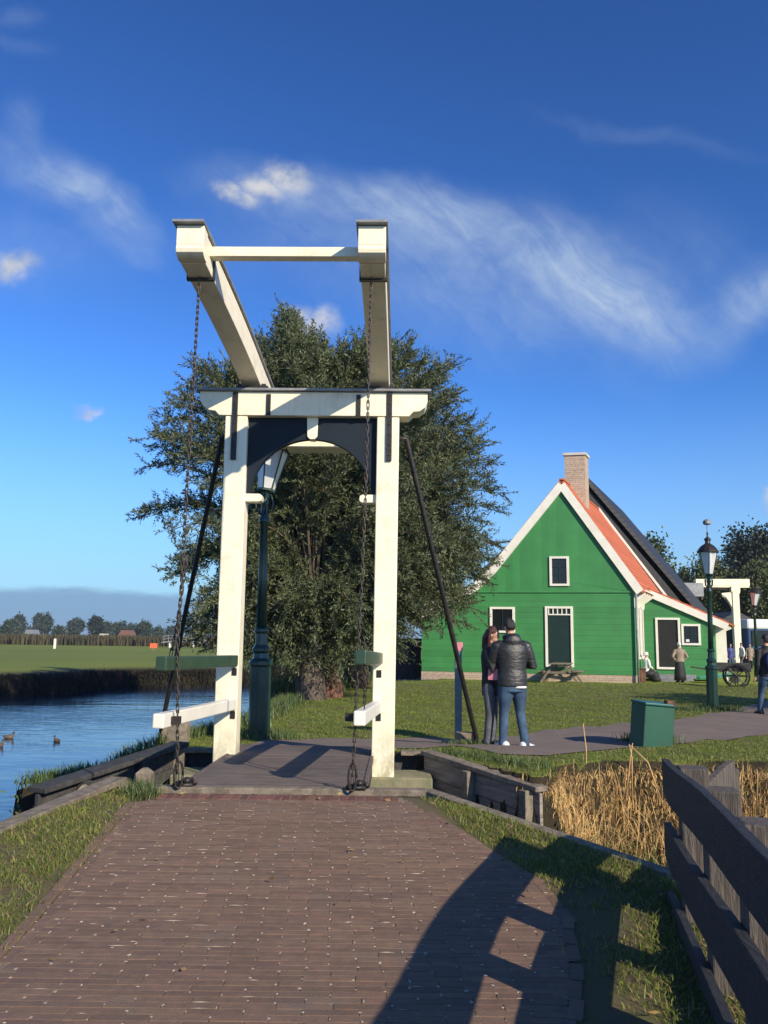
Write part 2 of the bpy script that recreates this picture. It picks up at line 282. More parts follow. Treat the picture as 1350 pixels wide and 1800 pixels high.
M['ground'] = ground_material()
def water_material():
    mt = bpy.data.materials.new('water'); mt.use_nodes = True; t = mt.node_tree; b = t.nodes['Principled BSDF']
    b.inputs['Base Color'].default_value = (0.012, 0.028, 0.045, 1); b.inputs['Roughness'].default_value = 0.06; b.inputs['IOR'].default_value = 1.33
    b.inputs['Specular IOR Level'].default_value = 0.5
    co = t.nodes.new('ShaderNodeTexCoord').outputs['Object']
    big = noise(t, co, 0.09, 3, 0.5).outputs['Fac']
    a = noise(t, co, 2.2, 4, 0.6, 0.6, sc3=(.6, 1.5, 1)).outputs['Fac']; c = noise(t, co, 0.55, 3, 0.5, 0.4, sc3=(.5, 1.4, 1)).outputs['Fac']
    h = mth(t, 'ADD', mth(t, 'MULTIPLY', a, mrange(t, big, 0.38, 0.6, 0.12, 0.6)), mth(t, 'MULTIPLY', c, 0.7))
    bp = t.nodes.new('ShaderNodeBump'); bp.inputs['Strength'].default_value = 0.38; bp.inputs['Distance'].default_value = 0.10
    t.links.new(h, bp.inputs['Height']); t.links.new(bp.outputs[0], b.inputs['Normal'])
    return mt
M['water'] = water_material()

# ------------------------------------------------------------------ object helpers
ORG = {}
def link(o, mats, parent, smooth=False):
    COL.objects.link(o)
    for mm in (mats if isinstance(mats, (list, tuple)) else [mats]):
        if mm is not None: o.data.materials.append(M[mm] if isinstance(mm, str) else mm)
    if parent is not None: o.parent = parent
    if smooth: o.data.shade_smooth()
    return o
def tag(o, label=None, cat=None, group=None, kind=None):
    if label: o['label'] = label
    if cat: o['category'] = cat
    if group: o['group'] = group
    if kind: o['kind'] = kind
    return o
def empty(name, loc, label, cat, group=None, rz=0.0):
    o = bpy.data.objects.new(name, None); COL.objects.link(o); o.location = loc; o.rotation_euler = (0, 0, rz); o.empty_display_size = 0.2
    return tag(o, label, cat, group)
def setting(o): o['kind'] = 'structure'; return o
def copy_tree(o, parent=None):
    c = o.copy(); COL.objects.link(c)
    if parent is not None: c.parent = parent
    for ch in [x for x in bpy.data.objects if x.parent == o]: copy_tree(ch, c)
    return c
def basis(d, up=(0, 0, 1)):
    d = Vector(d).normalized(); u = Vector(up)
    if abs(d.dot(u)) > 0.97: u = Vector((0, 1, 0))
    s = d.cross(u).normalized(); u = s.cross(d).normalized()
    return d, s, u
class MB:
    """collects shapes in the frame of the thing they belong to"""
    def __init__(self, off=(0, 0, 0)): self.v = []; self.f = []; self.off = Vector(off)
    def add(self, vs, fs):
        b = len(self.v); self.v += [Vector(p) - self.off for p in vs]; self.f += [tuple(i + b for i in q) for q in fs]; return self
    def box(self, c, s, rz=0.0):
        cx, cy, cz = c; hx, hy, hz = s[0] / 2, s[1] / 2, s[2] / 2; R = Matrix.Rotation(rz, 3, 'Z')
        vs = [Vector((cx, cy, cz)) + R @ Vector((x * hx, y * hy, z * hz)) for z in (-1, 1) for x, y in ((-1, -1), (1, -1), (1, 1), (-1, 1))]
        return self.add(vs, [(3, 2, 1, 0), (4, 5, 6, 7), (0, 1, 5, 4), (1, 2, 6, 5), (2, 3, 7, 6), (3, 0, 4, 7)])
    def bar(self, a, b, w, h, up=(0, 0, 1), w2=None, h2=None):
        a = Vector(a); b = Vector(b); d, s, u = basis(b - a, up); w2 = w2 or w; h2 = h2 or h
        vs = [a + s * x * w / 2 + u * y * h / 2 for x, y in ((-1, -1), (1, -1), (1, 1), (-1, 1))] + [b + s * x * w2 / 2 + u * y * h2 / 2 for x, y in ((-1, -1), (1, -1), (1, 1), (-1, 1))]
        return self.add(vs, [(3, 2, 1, 0), (4, 5, 6, 7), (0, 1, 5, 4), (1, 2, 6, 5), (2, 3, 7, 6), (3, 0, 4, 7)])
    def prism(self, pts, o, ex, ey, ez, depth):
        """polygon pts (a,b) on axes ex, ey from o, pushed along ez by depth"""
        o = Vector(o); ex = Vector(ex); ey = Vector(ey); ez = Vector(ez); n = len(pts)
        vs = [o + ex * a + ey * b for a, b in pts] + [o + ex * a + ey * b + ez * depth for a, b in pts]
        return self.add(vs, [tuple(range(n))[::-1], tuple(range(n, 2 * n))] + [(i, (i + 1) % n, n + (i + 1) % n, n + i) for i in range(n)])
    def tube(self, pts, r, seg=8, cap=True, r_y=None):
        pts = [Vector(p) for p in pts]; n = len(pts); rr = r if isinstance(r, (list, tuple)) else [r] * n
        vs = []; up = None
        for i, p in enumerate(pts):
            d = (pts[min(i + 1, n - 1)] - pts[max(i - 1, 0)])
            if d.length < 1e-9: d = Vector((0, 0, 1))
            d.normalize()
            if up is None: _, s, u = basis(d)
            else:
                s = d.cross(up)
                if s.length < 1e-4: _, s, u = basis(d)
                else: s.normalize(); u = s.cross(d).normalized()
            up = u
            for k in range(seg):
                a = 2 * PI * k / seg; vs.append(p + s * math.cos(a) * rr[i] + u * math.sin(a) * rr[i])
        fs = [(i * seg + k, i * seg + (k + 1) % seg, (i + 1) * seg + (k + 1) % seg, (i + 1) * seg + k) for i in range(n - 1) for k in range(seg)]
        if cap: fs += [tuple(range(seg))[::-1], tuple(range((n - 1) * seg, n * seg))]
        return self.add(vs, fs)
    def lathe(self, prof, c=(0, 0, 0), seg=24, rot=None, ph=0.0):
        """prof = [(r, z)...]"""
        c = Vector(c); vs = []
        for r, z in prof:
            for k in range(seg):
                a = 2 * PI * (k + ph) / seg; p = Vector((r * math.cos(a), r * math.sin(a), z))
                vs.append(c + (rot @ p if rot else p))
        n = len(prof)
        fs = [(i * seg + k, i * seg + (k + 1) % seg, (i + 1) * seg + (k + 1) % seg, (i + 1) * seg + k) for i in range(n - 1) for k in range(seg)]
        fs += [tuple(range(seg))[::-1], tuple(range((n - 1) * seg, n * seg))]
        return self.add(vs, fs)
    def ell(self, c, r, rot=None, seg=16, rings=10):
        c = Vector(c); vs = []; fs = []
        for i in range(1, rings):
            t = PI * i / rings
            for k in range(seg):
                a = 2 * PI * k / seg; p = Vector((r[0] * math.sin(t) * math.cos(a), r[1] * math.sin(t) * math.sin(a), -r[2] * math.cos(t)))
                vs.append(c + (rot @ p if rot else p))
        b = Vector((0, 0, -r[2])); tp = Vector((0, 0, r[2])); vs += [c + (rot @ b if rot else b), c + (rot @ tp if rot else tp)]
        n = (rings - 1) * seg
        for i in range(rings - 2):
            for k in range(seg): fs.append((i * seg + k, i * seg + (k + 1) % seg, (i + 1) * seg + (k + 1) % seg, (i + 1) * seg + k))
        for k in range(seg): fs.append((n, (k + 1) % seg, k)); fs.append((n + 1, (rings - 2) * seg + k, (rings - 2) * seg + (k + 1) % seg))
        return self.add(vs, fs)
    def loft(self, secs):
        """secs = [(centre, side vector, front vector)...]: ellipses"""
        seg = 32; vs = []
        for c, s, f in secs:
            c = Vector(c); s = Vector(s); f = Vector(f)
            for k in range(seg): a = 2 * PI * k / seg; vs.append(c + s * math.cos(a) + f * math.sin(a))
        n = len(secs)
        fs = [(i * seg + k, i * seg + (k + 1) % seg, (i + 1) * seg + (k + 1) % seg, (i + 1) * seg + k) for i in range(n - 1) for k in range(seg)]
        fs += [tuple(range(seg))[::-1], tuple(range((n - 1) * seg, n * seg))]
        return self.add(vs, fs)
    def build(self, name, mat, parent=None, bevel=0.0, smooth=False, remesh=0.0, smooth_it=0, seg=2):
        me = bpy.data.meshes.new(name); me.from_pydata([tuple(p) for p in self.v], [], self.f); me.validate()
        bm = bmesh.new(); bm.from_mesh(me); bmesh.ops.recalc_face_normals(bm, faces=bm.faces); bm.to_mesh(me); bm.free()
        o = bpy.data.objects.new(name, me); link(o, mat, parent, smooth)
        if remesh:
            r = o.modifiers.new('remesh', 'REMESH'); r.mode = 'VOXEL'; r.voxel_size = remesh; r.use_smooth_shade = True
            if smooth_it: s = o.modifiers.new('smooth', 'SMOOTH'); s.iterations = smooth_it; s.factor = 0.5
        if bevel:
            b = o.modifiers.new('bevel', 'BEVEL'); b.width = bevel; b.segments = seg; b.limit_method = 'ANGLE'; b.angle_limit = math.radians(40)
        return o
def bulk(name, V, Fc, mat, parent=None, smooth=False):
    """V (n,3) floats, Fc (m,k) ints"""
    V = np.asarray(V, np.float32); Fc = np.asarray(Fc, np.int32); me = bpy.data.meshes.new(name)
    me.vertices.add(len(V)); me.vertices.foreach_set('co', V.ravel())
    k = Fc.shape[1]; me.loops.add(Fc.size); me.loops.foreach_set('vertex_index', Fc.ravel())
    me.polygons.add(len(Fc)); me.polygons.foreach_set('loop_start', np.arange(0, Fc.size, k, dtype=np.int32))
    me.update(calc_edges=True)
    if not smooth: me.shade_flat()
    o = bpy.data.objects.new(name, me); return link(o, mat, parent, smooth)
def inpoly(poly, X, Y):
    ins = np.zeros(np.shape(X), bool); n = len(poly)
    for i in range(n):
        x0, y0 = poly[i]; x1, y1 = poly[(i + 1) % n]
        if y0 == y1: continue
        c = ((y0 > Y) != (y1 > Y)) & (X < (x1 - x0) * (Y - y0) / (y1 - y0) + x0); ins ^= c
    return ins
def sdist(poly, X, Y):
    d = np.full(np.shape(X), 1e9); n = len(poly)
    for i in range(n):
        x0, y0 = poly[i]; x1, y1 = poly[(i + 1) % n]; dx, dy = x1 - x0, y1 - y0
        t = np.clip(((X - x0) * dx + (Y - y0) * dy) / (dx * dx + dy * dy), 0, 1)
        d = np.minimum(d, np.hypot(X - x0 - t * dx, Y - y0 - t * dy))
    return np.where(inpoly(poly, X, Y), -d, d)
def sstep(a, b, x): t = np.clip((np.asarray(x, float) - a) / (b - a), 0, 1); return t * t * (3 - 2 * t)

# ------------------------------------------------------------------ the land
WZ = -1.1
near_land = [(-2.2, 8.0), (.42, 8.0), (1.98, 5.95), (2.25, 4.6), (2.35, 3.2), (2.6, 0), (3, -40), (-40, -40), (-30, -2), (-9, 1.2), (-4.6, 3.3), (-3.35, 5.2), (-3.0, 6.7), (-2.6, 8.15)]
far_land = [(-2.9, 10.98), (-3.72, 9.45), (-3.8, 9.3), (-3.95, 9.5), (-3.72, 10.5), (-3.2, 12.3), (-2.75, 14.3), (-2.45, 17), (-2.4, 20), (-3.0, 22.5), (-3.2, 25), (-2.4, 28.5), (-1.6, 31.5), (3, 37), (8, 50),
            (26, 70), (150, 110), (400, 160), (400, 8), (60, 9), (12, 10.0), (7, 10.3), (4.3, 10.5), (2.7, 10.4), (2.0, 9.9), (1.72, 9.1), (1.62, 9.0), (.56, 10.75), (.5, 10.95)]
west_field = [(-1600, 10), (-300, 22), (-60, 31), (-30, 34.5), (-20, 36.8), (-16.5, 38.2), (-15.0, 41), (-14.6, 44.5), (-13.3, 46.2), (-11, 47.5), (-8, 50), (-5.5, 55), (-3, 62), (2, 68), (14, 84), (40, 105), (200, 150), (1600, 240), (1600, 2500), (-1600, 2500)]
def zland_near(Y): return 0.2 * sstep(4.6, 7.9, Y)
def zland_far(Y, X=0.0): return -.22 * sstep(-2.3, -3.1, X) * sstep(13, 11, Y) + 0.2 - 0.12 * sstep(11, 13.5, Y) - 0.08 * sstep(13.5, 20, Y)
def land_z(X, Y):
    X = np.asarray(X, float); Y = np.asarray(Y, float)
    dn = sdist(near_land, X, Y); df = sdist(far_land, X, Y); dw = sdist(west_field, X, Y)
    bump = 0.03 * np.sin(X * 1.7 + 1) * np.cos(Y * 1.3) + 0.02 * np.sin(X * 4.1 + Y * 2.7)
    zn = np.where(dn < 0, zland_near(Y) - 0.02 * (X > 1.9), zland_near(Y) - dn * 10.0)
    zf = np.where(df < 0, zland_far(Y, X) + bump * sstep(0.3, 1.5, -df) * sstep(11.5, 14, Y), zland_far(Y, X) - df * np.where((X < 1.75) & (Y < 11.2), 12, 3.2))
    zw = np.where(dw < 0, -0.1 + 0.0 * X - .12 * sstep(3, 0, -dw), -0.22 - dw * 1.6)
    return np.maximum(np.maximum(np.maximum(zn, zf), zw), -2.0)
def lines(lo, a, b, hi, step, g):
    c = list(np.arange(a, b + 1e-6, step)); s = step; x = b
    while x < hi: s *= g; x += s; c.append(x)
    s = step; x = a
    while x > lo: s *= g; x -= s; c.insert(0, x)
    return np.array(c)
gx = lines(-1500, -5.5, 5, 1500, 0.12, 1.045); gy = lines(-40, 3, 13.5, 2400, 0.12, 1.04)
GX, GY = np.meshgrid(gx, gy); GZ = land_z(GX, GY); nx, ny = len(gx), len(gy)
V = np.stack([GX.ravel(), GY.ravel(), GZ.ravel()], 1); I = (np.arange(ny - 1)[:, None] * nx + np.arange(nx - 1)[None]).ravel()
setting(bulk('ground', V, np.stack([I, I + 1, I + 1 + nx, I + nx], 1), 'ground', smooth=True))
w = MB(); w.add([(-400, -60, WZ), (400, -60, WZ), (400, 260, WZ), (-400, 260, WZ)], [(0, 1, 2, 3)])
setting(w.build('water', 'water'))

# brick road up the ramp
road = [(-2.1, 7.9), (.2, 7.9), (.42, 7.3), (.80, 6.35), (1.06, 5.75), (1.12, 5.2), (1.02, 4.5), (.86, 3.8), (.78, 2), (.7, 0), (-1.75, 0), (-1.75, 3.0), (-1.88, 4.4), (-2.02, 6.2), (-2.1, 7.6)]
RZ = 0.012
rx = np.arange(-2.4, 1.4, 0.04); ry = np.arange(-0.1, 8.0, 0.04)
X, Y = np.meshgrid(rx, ry); Z = zland_near(Y) + RZ - 0.0045 + 0.0010 * np.sin(X * 9 + Y * 4) * np.sin(Y * 7)
k = len(rx); I = (np.arange(len(ry) - 1)[:, None] * k + np.arange(k - 1)[None]).ravel()
cx = (X[:-1, :-1] + .02).ravel(); cy = (Y[:-1, :-1] + .02).ravel(); keep = sdist(road, cx, cy) < -0.045
Vr = [np.stack([X.ravel(), Y.ravel(), Z.ravel()], 1)]; Fr = np.stack([I, I + 1, I + 1 + k, I + k], 1)[keep]
sandbed = bulk('joint_sand', Vr[0], Fr, 'sand')
def bricks(cs, angs, Ls, Ws):
    """rounded-corner bricks as one array mesh"""
    n = len(cs); vs = np.zeros((n, 24, 3)); cc = rng.uniform(0.002, 0.007, (n, 4)); tilt = rng.normal(0, 0.004, (n, 2)); dz = rng.normal(0, 0.0006, n)
    cs = np.array(cs); angs = np.array(angs); Ls = np.array(Ls); Ws = np.array(Ws)
    for ring, (ins, z) in enumerate(((0.0, -0.02), (0.0, -0.0015), (0.0018, 0.0))):
        hx = Ls / 2 - ins; hy = Ws / 2 - ins; q = 0
        for ci, (sx, sy) in enumerate(((-1, -1), (1, -1), (1, 1), (-1, 1))):
            c = cc[:, ci]
            p = [(sx * hx, sy * (hy - c * .8)), (sx * (hx - c), sy * hy)]
            if sx * sy > 0: p = p[::-1] if False else p
            order = p if (ci in (0, 2)) else p[::-1]
            for a, b in order:
                ca, sa = np.cos(angs), np.sin(angs)
                wx = cs[:, 0] + a * ca - b * sa; wy = cs[:, 1] + a * sa + b * ca
                vs[:, ring * 8 + q, 0] = wx; vs[:, ring * 8 + q, 1] = wy
                vs[:, ring * 8 + q, 2] = zland_near(wy) + RZ + dz + z + a * tilt[:, 0] + b * tilt[:, 1] * 2; q += 1
    F4 = []; 
    for r in (0, 1):
        for q in range(8): F4.append((r * 8 + q, r * 8 + (q + 1) % 8, r * 8 + 8 + (q + 1) % 8, r * 8 + 8 + q))
    F4 += [(16, 17, 18, 19), (16, 19, 20, 23), (20, 21, 22, 23)]
    F4 = np.array(F4); F = (F4[None] + (np.arange(n) * 24)[:, None, None]).reshape(-1, 4)
    return vs.reshape(-1, 3), F
flk = []; cs = []; an = []; Ls = []; Ws = []; row = 0; y = 0.4
while y < 7.62:
    off = (row % 2) * 0.125 + random.uniform(-.014, .014) - row * .004 % .25; x = -2.6 + off
    crs = sorted(x0 + (y - y0_) * (x1 - x0) / (y1 - y0_) for (x0, y0_), (x1, y1) in zip(road, road[1:] + road[:1]) if (y0_ > y) != (y1 > y))
    xl, xr = crs[0] + .078, crs[-1] - .062
    while x < 1.4:
        a_, b_ = max(x - .125, xl), min(x + .125, xr)
        if b_ - a_ > .035:
            yc = y + .015 * math.sin((a_ + b_) * .55); cs.append(((a_ + b_) / 2, yc)); an.append(random.gauss(0, 0.004)); Ls.append(b_ - a_ - .0025); Ws.append(0.0595)
            if random.random() < .9: flk.append((x - .125 + random.gauss(0, .006), yc + random.gauss(0, .016), random.uniform(.005, .012), random.uniform(.007, .019)))
            if random.random() < .12: flk.append((x + random.uniform(-.1, .1), yc - .0305, random.uniform(.02, .07), .003))
        x += 0.25
    y += 0.0615; row += 1
cs = np.array(cs); kp = np.ones(len(cs), bool)
V1, F1 = bricks(cs[kp], np.array(an)[kp], np.array(Ls)[kp], np.array(Ws)[kp])
# edging courses along both sides, soldier course at the bridge
ecs = []; ean = []
def course(pl, inset, step=0.22, jit=.006):
    for (x0, y0), (x1, y1) in zip(pl[:-1], pl[1:]):
        L_ = math.hypot(x1 - x0, y1 - y0); d = ((x1 - x0) / L_, (y1 - y0) / L_); nrm = (-d[1], d[0]); s = step / 2
        while s < L_:
            ecs.append((x0 + d[0] * s + nrm[0] * inset + random.uniform(-jit, jit), y0 + d[1] * s + nrm[1] * inset)); ean.append(math.atan2(d[1], d[0]) + random.gauss(0, .03)); s += step
course([(-1.75, 0.4), (-1.75, 3.0), (-1.88, 4.4), (-2.02, 6.2), (-2.1, 7.6)], 0.03); course([(-1.75, 0.4), (-1.75, 3.0), (-1.88, 4.4), (-2.02, 6.2), (-2.1, 7.6)], -0.045)
course([(.42, 7.3), (.80, 6.35), (1.06, 5.75), (1.12, 5.2), (1.02, 4.5), (.86, 3.8), (.78, 2), (.75, .5)], -0.03)
V2, F2 = bricks(ecs, ean, [0.205] * len(ecs), [0.066] * len(ecs))
b1 = bulk('brick_road', np.concatenate([V1, V2]), np.concatenate([F1, F2 + len(V1)]), 'brick'); setting(b1)
sandbed.parent = b1
fl_ = np.array([f for f in flk if inpoly(road, np.array([f[0]]), np.array([f[1]]))[0]]); nf = len(fl_); th_ = np.linspace(0, 2 * PI, 8)[:-1]; rr_ = rng.uniform(.55, 1.15, (nf, 7))
fx = fl_[:, 0:1] + fl_[:, 2:3] * rr_ * np.cos(th_); fy = fl_[:, 1:2] + fl_[:, 3:4] * rr_ * np.sin(th_); fzz = zland_near(fy) + RZ + .0006
cz = np.stack([fl_[:, 0], fl_[:, 1], zland_near(fl_[:, 1]) + RZ + .0035], 1); Vf = np.concatenate([np.stack([fx, fy, fzz], 2), cz[:, None]], 1).reshape(-1, 3)
Ff = (np.array([(i, (i + 1) % 7, 7) for i in range(7)])[None] + (np.arange(nf) * 8)[:, None, None]).reshape(-1, 3)
o_ = bulk('sand_flecks', Vf, Ff, 'sandlight', b1); o_['kind'] = 'stuff'
scs = [(-2.08 + i * 0.0735 + random.uniform(-.004, .004), 7.74 + random.uniform(-.01, .01)) for i in range(31)]
V3, F3 = bricks(scs, [PI / 2 + random.gauss(0, .05) for _ in scs], [0.2] * len(scs), [0.064] * len(scs))
bulk('border_course', V3, F3, 'redbrick', b1)

# gravel path on the far side
def sheet(name, poly, mat, dz, zf, step=0.25):
    xs = [p[0] for p in poly]; ys = [p[1] for p in poly]; bm = bmesh.new()
    vs = [bm.verts.new((x, y, 0)) for x, y in poly]; f = bm.faces.new(vs); bmesh.ops.triangulate(bm, faces=[f])
    for _ in range(5): bmesh.ops.subdivide_edges(bm, edges=[e for e in bm.edges if e.calc_length() > step * 2], cuts=1); bmesh.ops.triangulate(bm, faces=bm.faces[:])
    P = np.array([v.co[:] for v in bm.verts]); z = zf(P[:, 0], P[:, 1])
    for v, q in zip(bm.verts, z): v.co.z = float(q) + dz
    me = bpy.data.meshes.new(name); bm.normal_update()
    bmesh.ops.recalc_face_normals(bm, faces=bm.faces)
    if sum(f.normal.z for f in bm.faces) < 0: bmesh.ops.reverse_faces(bm, faces=bm.faces)
    bm.to_mesh(me); bm.free()
    return link(bpy.data.objects.new(name, me), mat, None)
up_e = [(690, 1299), (760, 1300), (850, 1299), (960, 1284), (1080, 1272), (1200, 1263), (1290, 1250), (1350, 1232), (1420, 1215), (1500, 1205)]
lo_e = [(1560, 1262), (1400, 1284), (1300, 1296), (1180, 1309), (1060, 1325), (960, 1332), (880, 1330), (800, 1316), (745, 1322), (690, 1322)]
pp = []
for x_, y_ in up_e + lo_e:
    q = atZ(x_, y_, 0.07)
    q = atZ(x_, y_, float(zland_far(q[1]))); pp.append((q[0], q[1]))
pp += [(-1.75, 11.15), (-1.7, 13.0)]
path_poly = pp
def far_z(X, Y): return land_z(X, Y) + 0.0
path = setting(sheet('path', path_poly, 'path', 0.012, far_z))

# ------------------------------------------------------------------ drawbridge
BX, BY = -0.905, 10.3; YAW = math.radians(-1.2)
bridge = empty('drawbridge', (BX, BY, 0), 'cream wooden drawbridge portal with balance beams, chains and plank deck', 'drawbridge', rz=YAW)
def part(mb, name, mat, parent=bridge, **k): return mb.build(name, mat, parent, **k)
PX = 0.945
for s in (-1, 1):
    mb = MB(); mb.bar((s * (PX - .015), 0.0, 0.0 if s > 0 else -.05), (s * PX, 0, 4.33), 0.265, 0.27, up=(0, 1, 0), w2=0.275, h2=0.27)
    p = part(mb, 'post', 'cream', bevel=0.012)
    # widening cheek low on the outer side, with shaped top
    mb = MB(); x0 = s * (PX - .015 + .132)
    # iron straps and bolts
    st = MB(); st.box((s * (PX + .015), -0.150, 4.20), (0.066, 0.034, 0.86))
    [st.ell((s * (PX + .015), -0.168, 3.84 + .13 * i), (.012, .01, .012), seg=8, rings=6) for i in range(6)]; part(st, 'iron_strap', 'iron', bevel=.003)
    st = MB(); st.box((s * (PX - .37) + (0.03 if s < 0 else -.0), -0.158, 4.47), (0.055, 0.014, 0.27)); part(st, 'iron_strap', 'iron', bevel=.003)
    # mortise holes under the handrails: dark boxes stand in for the shade inside
    for zm in (1.20, .70): mo = MB(); mo.box((s * (PX - .015) - .055 * s if s > 0 else s * (PX - .015) + .085, -0.137, zm), (0.055, 0.02, 0.085)); part(mo, 'mortise_shade', 'dark')
lint = [(-1.41, 4.64), (1.43, 4.64), (1.43, 4.52), (1.40, 4.45), (1.33, 4.40), (1.25, 4.39), (1.20, 4.335), (-1.16, 4.335), (-1.21, 4.39), (-1.29, 4.40), (-1.37, 4.46), (-1.41, 4.54)]
mb = MB(); mb.prism(lint, (0, -0.15, 0), (1, 0, 0), (0, 0, 1), (0, 1, 0), 0.30); part(mb, 'lintel', 'cream', bevel=.008)
mb = MB(); mb.box((.01, 0, 4.66), (2.92, 0.40, 0.032)); part(mb, 'lintel_cap', 'lead', bevel=.006)
mb = MB(); mb.box((-.02, 0.05, 4.692), (1.25, 0.07, 0.028)); part(mb, 'lit_edge_strip', 'white', bevel=.004)  # white bar standing in for the sunlit edge of the cap sheet
# arch panel
a0 = PX - .137; pts = [(-a0, 4.333), (-a0, 3.36), (-.745, 3.36)]
pts += [(-0.745 * math.cos(t), 3.36 + 0.70 * math.sin(t)) for t in np.linspace(0.03, PI - .03, 40)]
pts += [(.745, 3.36), (a0, 3.36), (a0, 4.333)]
mb = MB(); n = len(pts)
# build as strips so the concave outline fills cleanly
arc = [(-0.745 * math.cos(t), 3.36 + 0.70 * math.sin(t)) for t in np.linspace(0, PI, 41)]
outer = [(-a0, 3.36)] + [(max(-a0, min(a0, x)), 4.333) for x, z in arc[1:-1]] + [(a0, 3.36)]
top = [(-a0, 4.333)]
poly_front = [(-a0, 4.333), (-a0, 3.36)] + arc + [(a0, 3.36), (a0, 4.333)]
bm_ = bmesh.new(); vs_ = [bm_.verts.new((x, -.045, z)) for x, z in poly_front]; f_ = bm_.faces.new(vs_)
r_ = bmesh.ops.extrude_face_region(bm_, geom=[f_]); bmesh.ops.translate(bm_, verts=[g for g in r_['geom'] if isinstance(g, bmesh.types.BMVert)], vec=(0, .09, 0))
bmesh.ops.triangulate(bm_, faces=[f for f in bm_.faces if len(f.verts) > 4]); bmesh.ops.recalc_face_normals(bm_, faces=bm_.faces)
me_ = bpy.data.meshes.new('arch_panel'); bm_.to_mesh(me_); bm_.free(); link(bpy.data.objects.new('arch_panel', me_), 'navy', bridge)
mb = MB(); mb.prism([(-.07, 4.334), (-.062, 4.09), (-.03, 4.055), (.03, 4.055), (.062, 4.09), (.07, 4.334)], (0, -.075, 0), (1, 0, 0), (0, 0, 1), (0, 1, 0), .15); part(mb, 'keystone', 'cream', bevel=.005)
for s in (-1, 1):
    mb = MB(); w_ = .20 if s < 0 else .20
    mb.prism([(0, 3.36), (w_ - .03, 3.36), (w_, 3.345), (w_ + .008, 3.31), (w_, 3.275), (w_ - .03, 3.262), (0, 3.262)], (s * -0 + (-a0 if s < 0 else a0), -.08, 0), (-s, 0, 0), (0, 0, 1), (0, 1, 0), .16); part(mb, 'corbel', 'cream', bevel=.004)
# balance beams: cambered, rising towards the free end of the deck, and their tail behind
def beam_z(l):      # underside height at local y
    if l < 0: q = -l / 2.75; return 4.705 + 0.485 * q ** 0.93 + 0.03 * math.sin(PI * q)
    return 4.705 - 0.06 * l - .02 * l * l
for s in (-1, 1):
    xa = s * 0.775 + (0.055 if s > 0 else .0); xs = (s * 0.855 - (.04 if s > 0 else .07))
    ls = list(np.linspace(-2.62, 2.3, 26)); vs = []; fs = []
    def bx_(l): return xa + (xs - xa) * (-l / 2.75 if l < 0 else 0)
    for l in ls:
        z0 = beam_z(l); hh = 0.30
        for dx, dz_ in ((-.122, 0), (.122, 0), (.122, hh), (-.122, hh)): vs.append((bx_(l) + dx, l, z0 + dz_))
    k = len(ls)
    fs = [(i * 4 + j, i * 4 + (j + 1) % 4, i * 4 + 4 + (j + 1) % 4, i * 4 + 4 + j) for i in range(k - 1) for j in range(4)] + [(3, 2, 1, 0), tuple(range(4 * k - 4, 4 * k))]
    mb = MB(); mb.add(vs, fs); bb = part(mb, 'balance_beam', 'cream', bevel=.008)
    z0 = beam_z(-2.62) + .012; x0 = bx_(-2.62)
    # moulded nose
    prof = [(0, .30), (-.16, .30), (-.16, .115), (-.155, .105), (-.16, .095), (-.165, .07), (-.155, .035), (-.12, .012), (-.09, .0), (-.02, -.008), (0, -.0)]
    mb = MB(); mb.prism([(a, b) for a, b in prof], (x0 - .131, -2.62, z0), (0, 1, 0), (0, 0, 1), (1, 0, 0), .262); mb.build('beam_nose', 'cream', bb, bevel=.004)
    mb = MB(); ls2 = list(np.linspace(-2.84, 2.3, 20)); vs = []; fs = []
    for l in ls2:
        z1 = (beam_z(l) if l > -2.62 else beam_z(-2.62) + (beam_z(-2.62) - beam_z(-2.5)) * (-2.62 - l) / .12 * .6) + .302
        for dx, dz_ in ((-.15, 0), (.15, 0), (.15, .024), (-.15, .024)): vs.append((bx_(l) + dx, l, z1 + dz_ + .004))
    k2 = len(ls2); fs = [(i * 4 + j, i * 4 + (j + 1) % 4, i * 4 + 4 + (j + 1) % 4, i * 4 + 4 + j) for i in range(k2 - 1) for j in range(4)] + [(3, 2, 1, 0), tuple(range(4 * k2 - 4, 4 * k2))]
    mb.add(vs, fs); mb.build('lead_cover', 'lead', bb)
    mb = MB(); zb = beam_z(-2.36) - .012; xb = bx_(-2.36)
    mb.box((xb, -2.36, zb), (.275, .05, .02)); mb.box((xb - .13, -2.36, zb + .16), (.014, .05, .32)); mb.box((xb + .13, -2.36, zb + .16), (.014, .05, .32)); mb.build('iron_band', 'iron', bb)
    mb = MB(); mb.box((xa, -.02, 4.69), (.36, .34, .026)); mb.box((xa - .15, -.05, 4.72), (.05, .12, .07)); mb.box((xa + .15, -.05, 4.72), (.05, .12, .07)); mb.tube([(xa - .2, -.04, 4.725), (xa + .2, -.04, 4.725)], .022); mb.build('bearing', 'iron', bb)
mb = MB(); mb.box((-.05, -2.45, beam_z(-2.45) + .205), (1.50, .12, .10)); part(mb, 'tie_beam', 'cream', bevel=.006)
mb = MB(); mb.box((.03, 2.2, 4.60), (1.30, .42, .34)); part(mb, 'counterweight', 'cream', bevel=.008)
mb = MB(); mb.box((.0, 1.55, 4.66), (1.32, .10, .10)); part(mb, 'tail_brace', 'cream', bevel=.006)
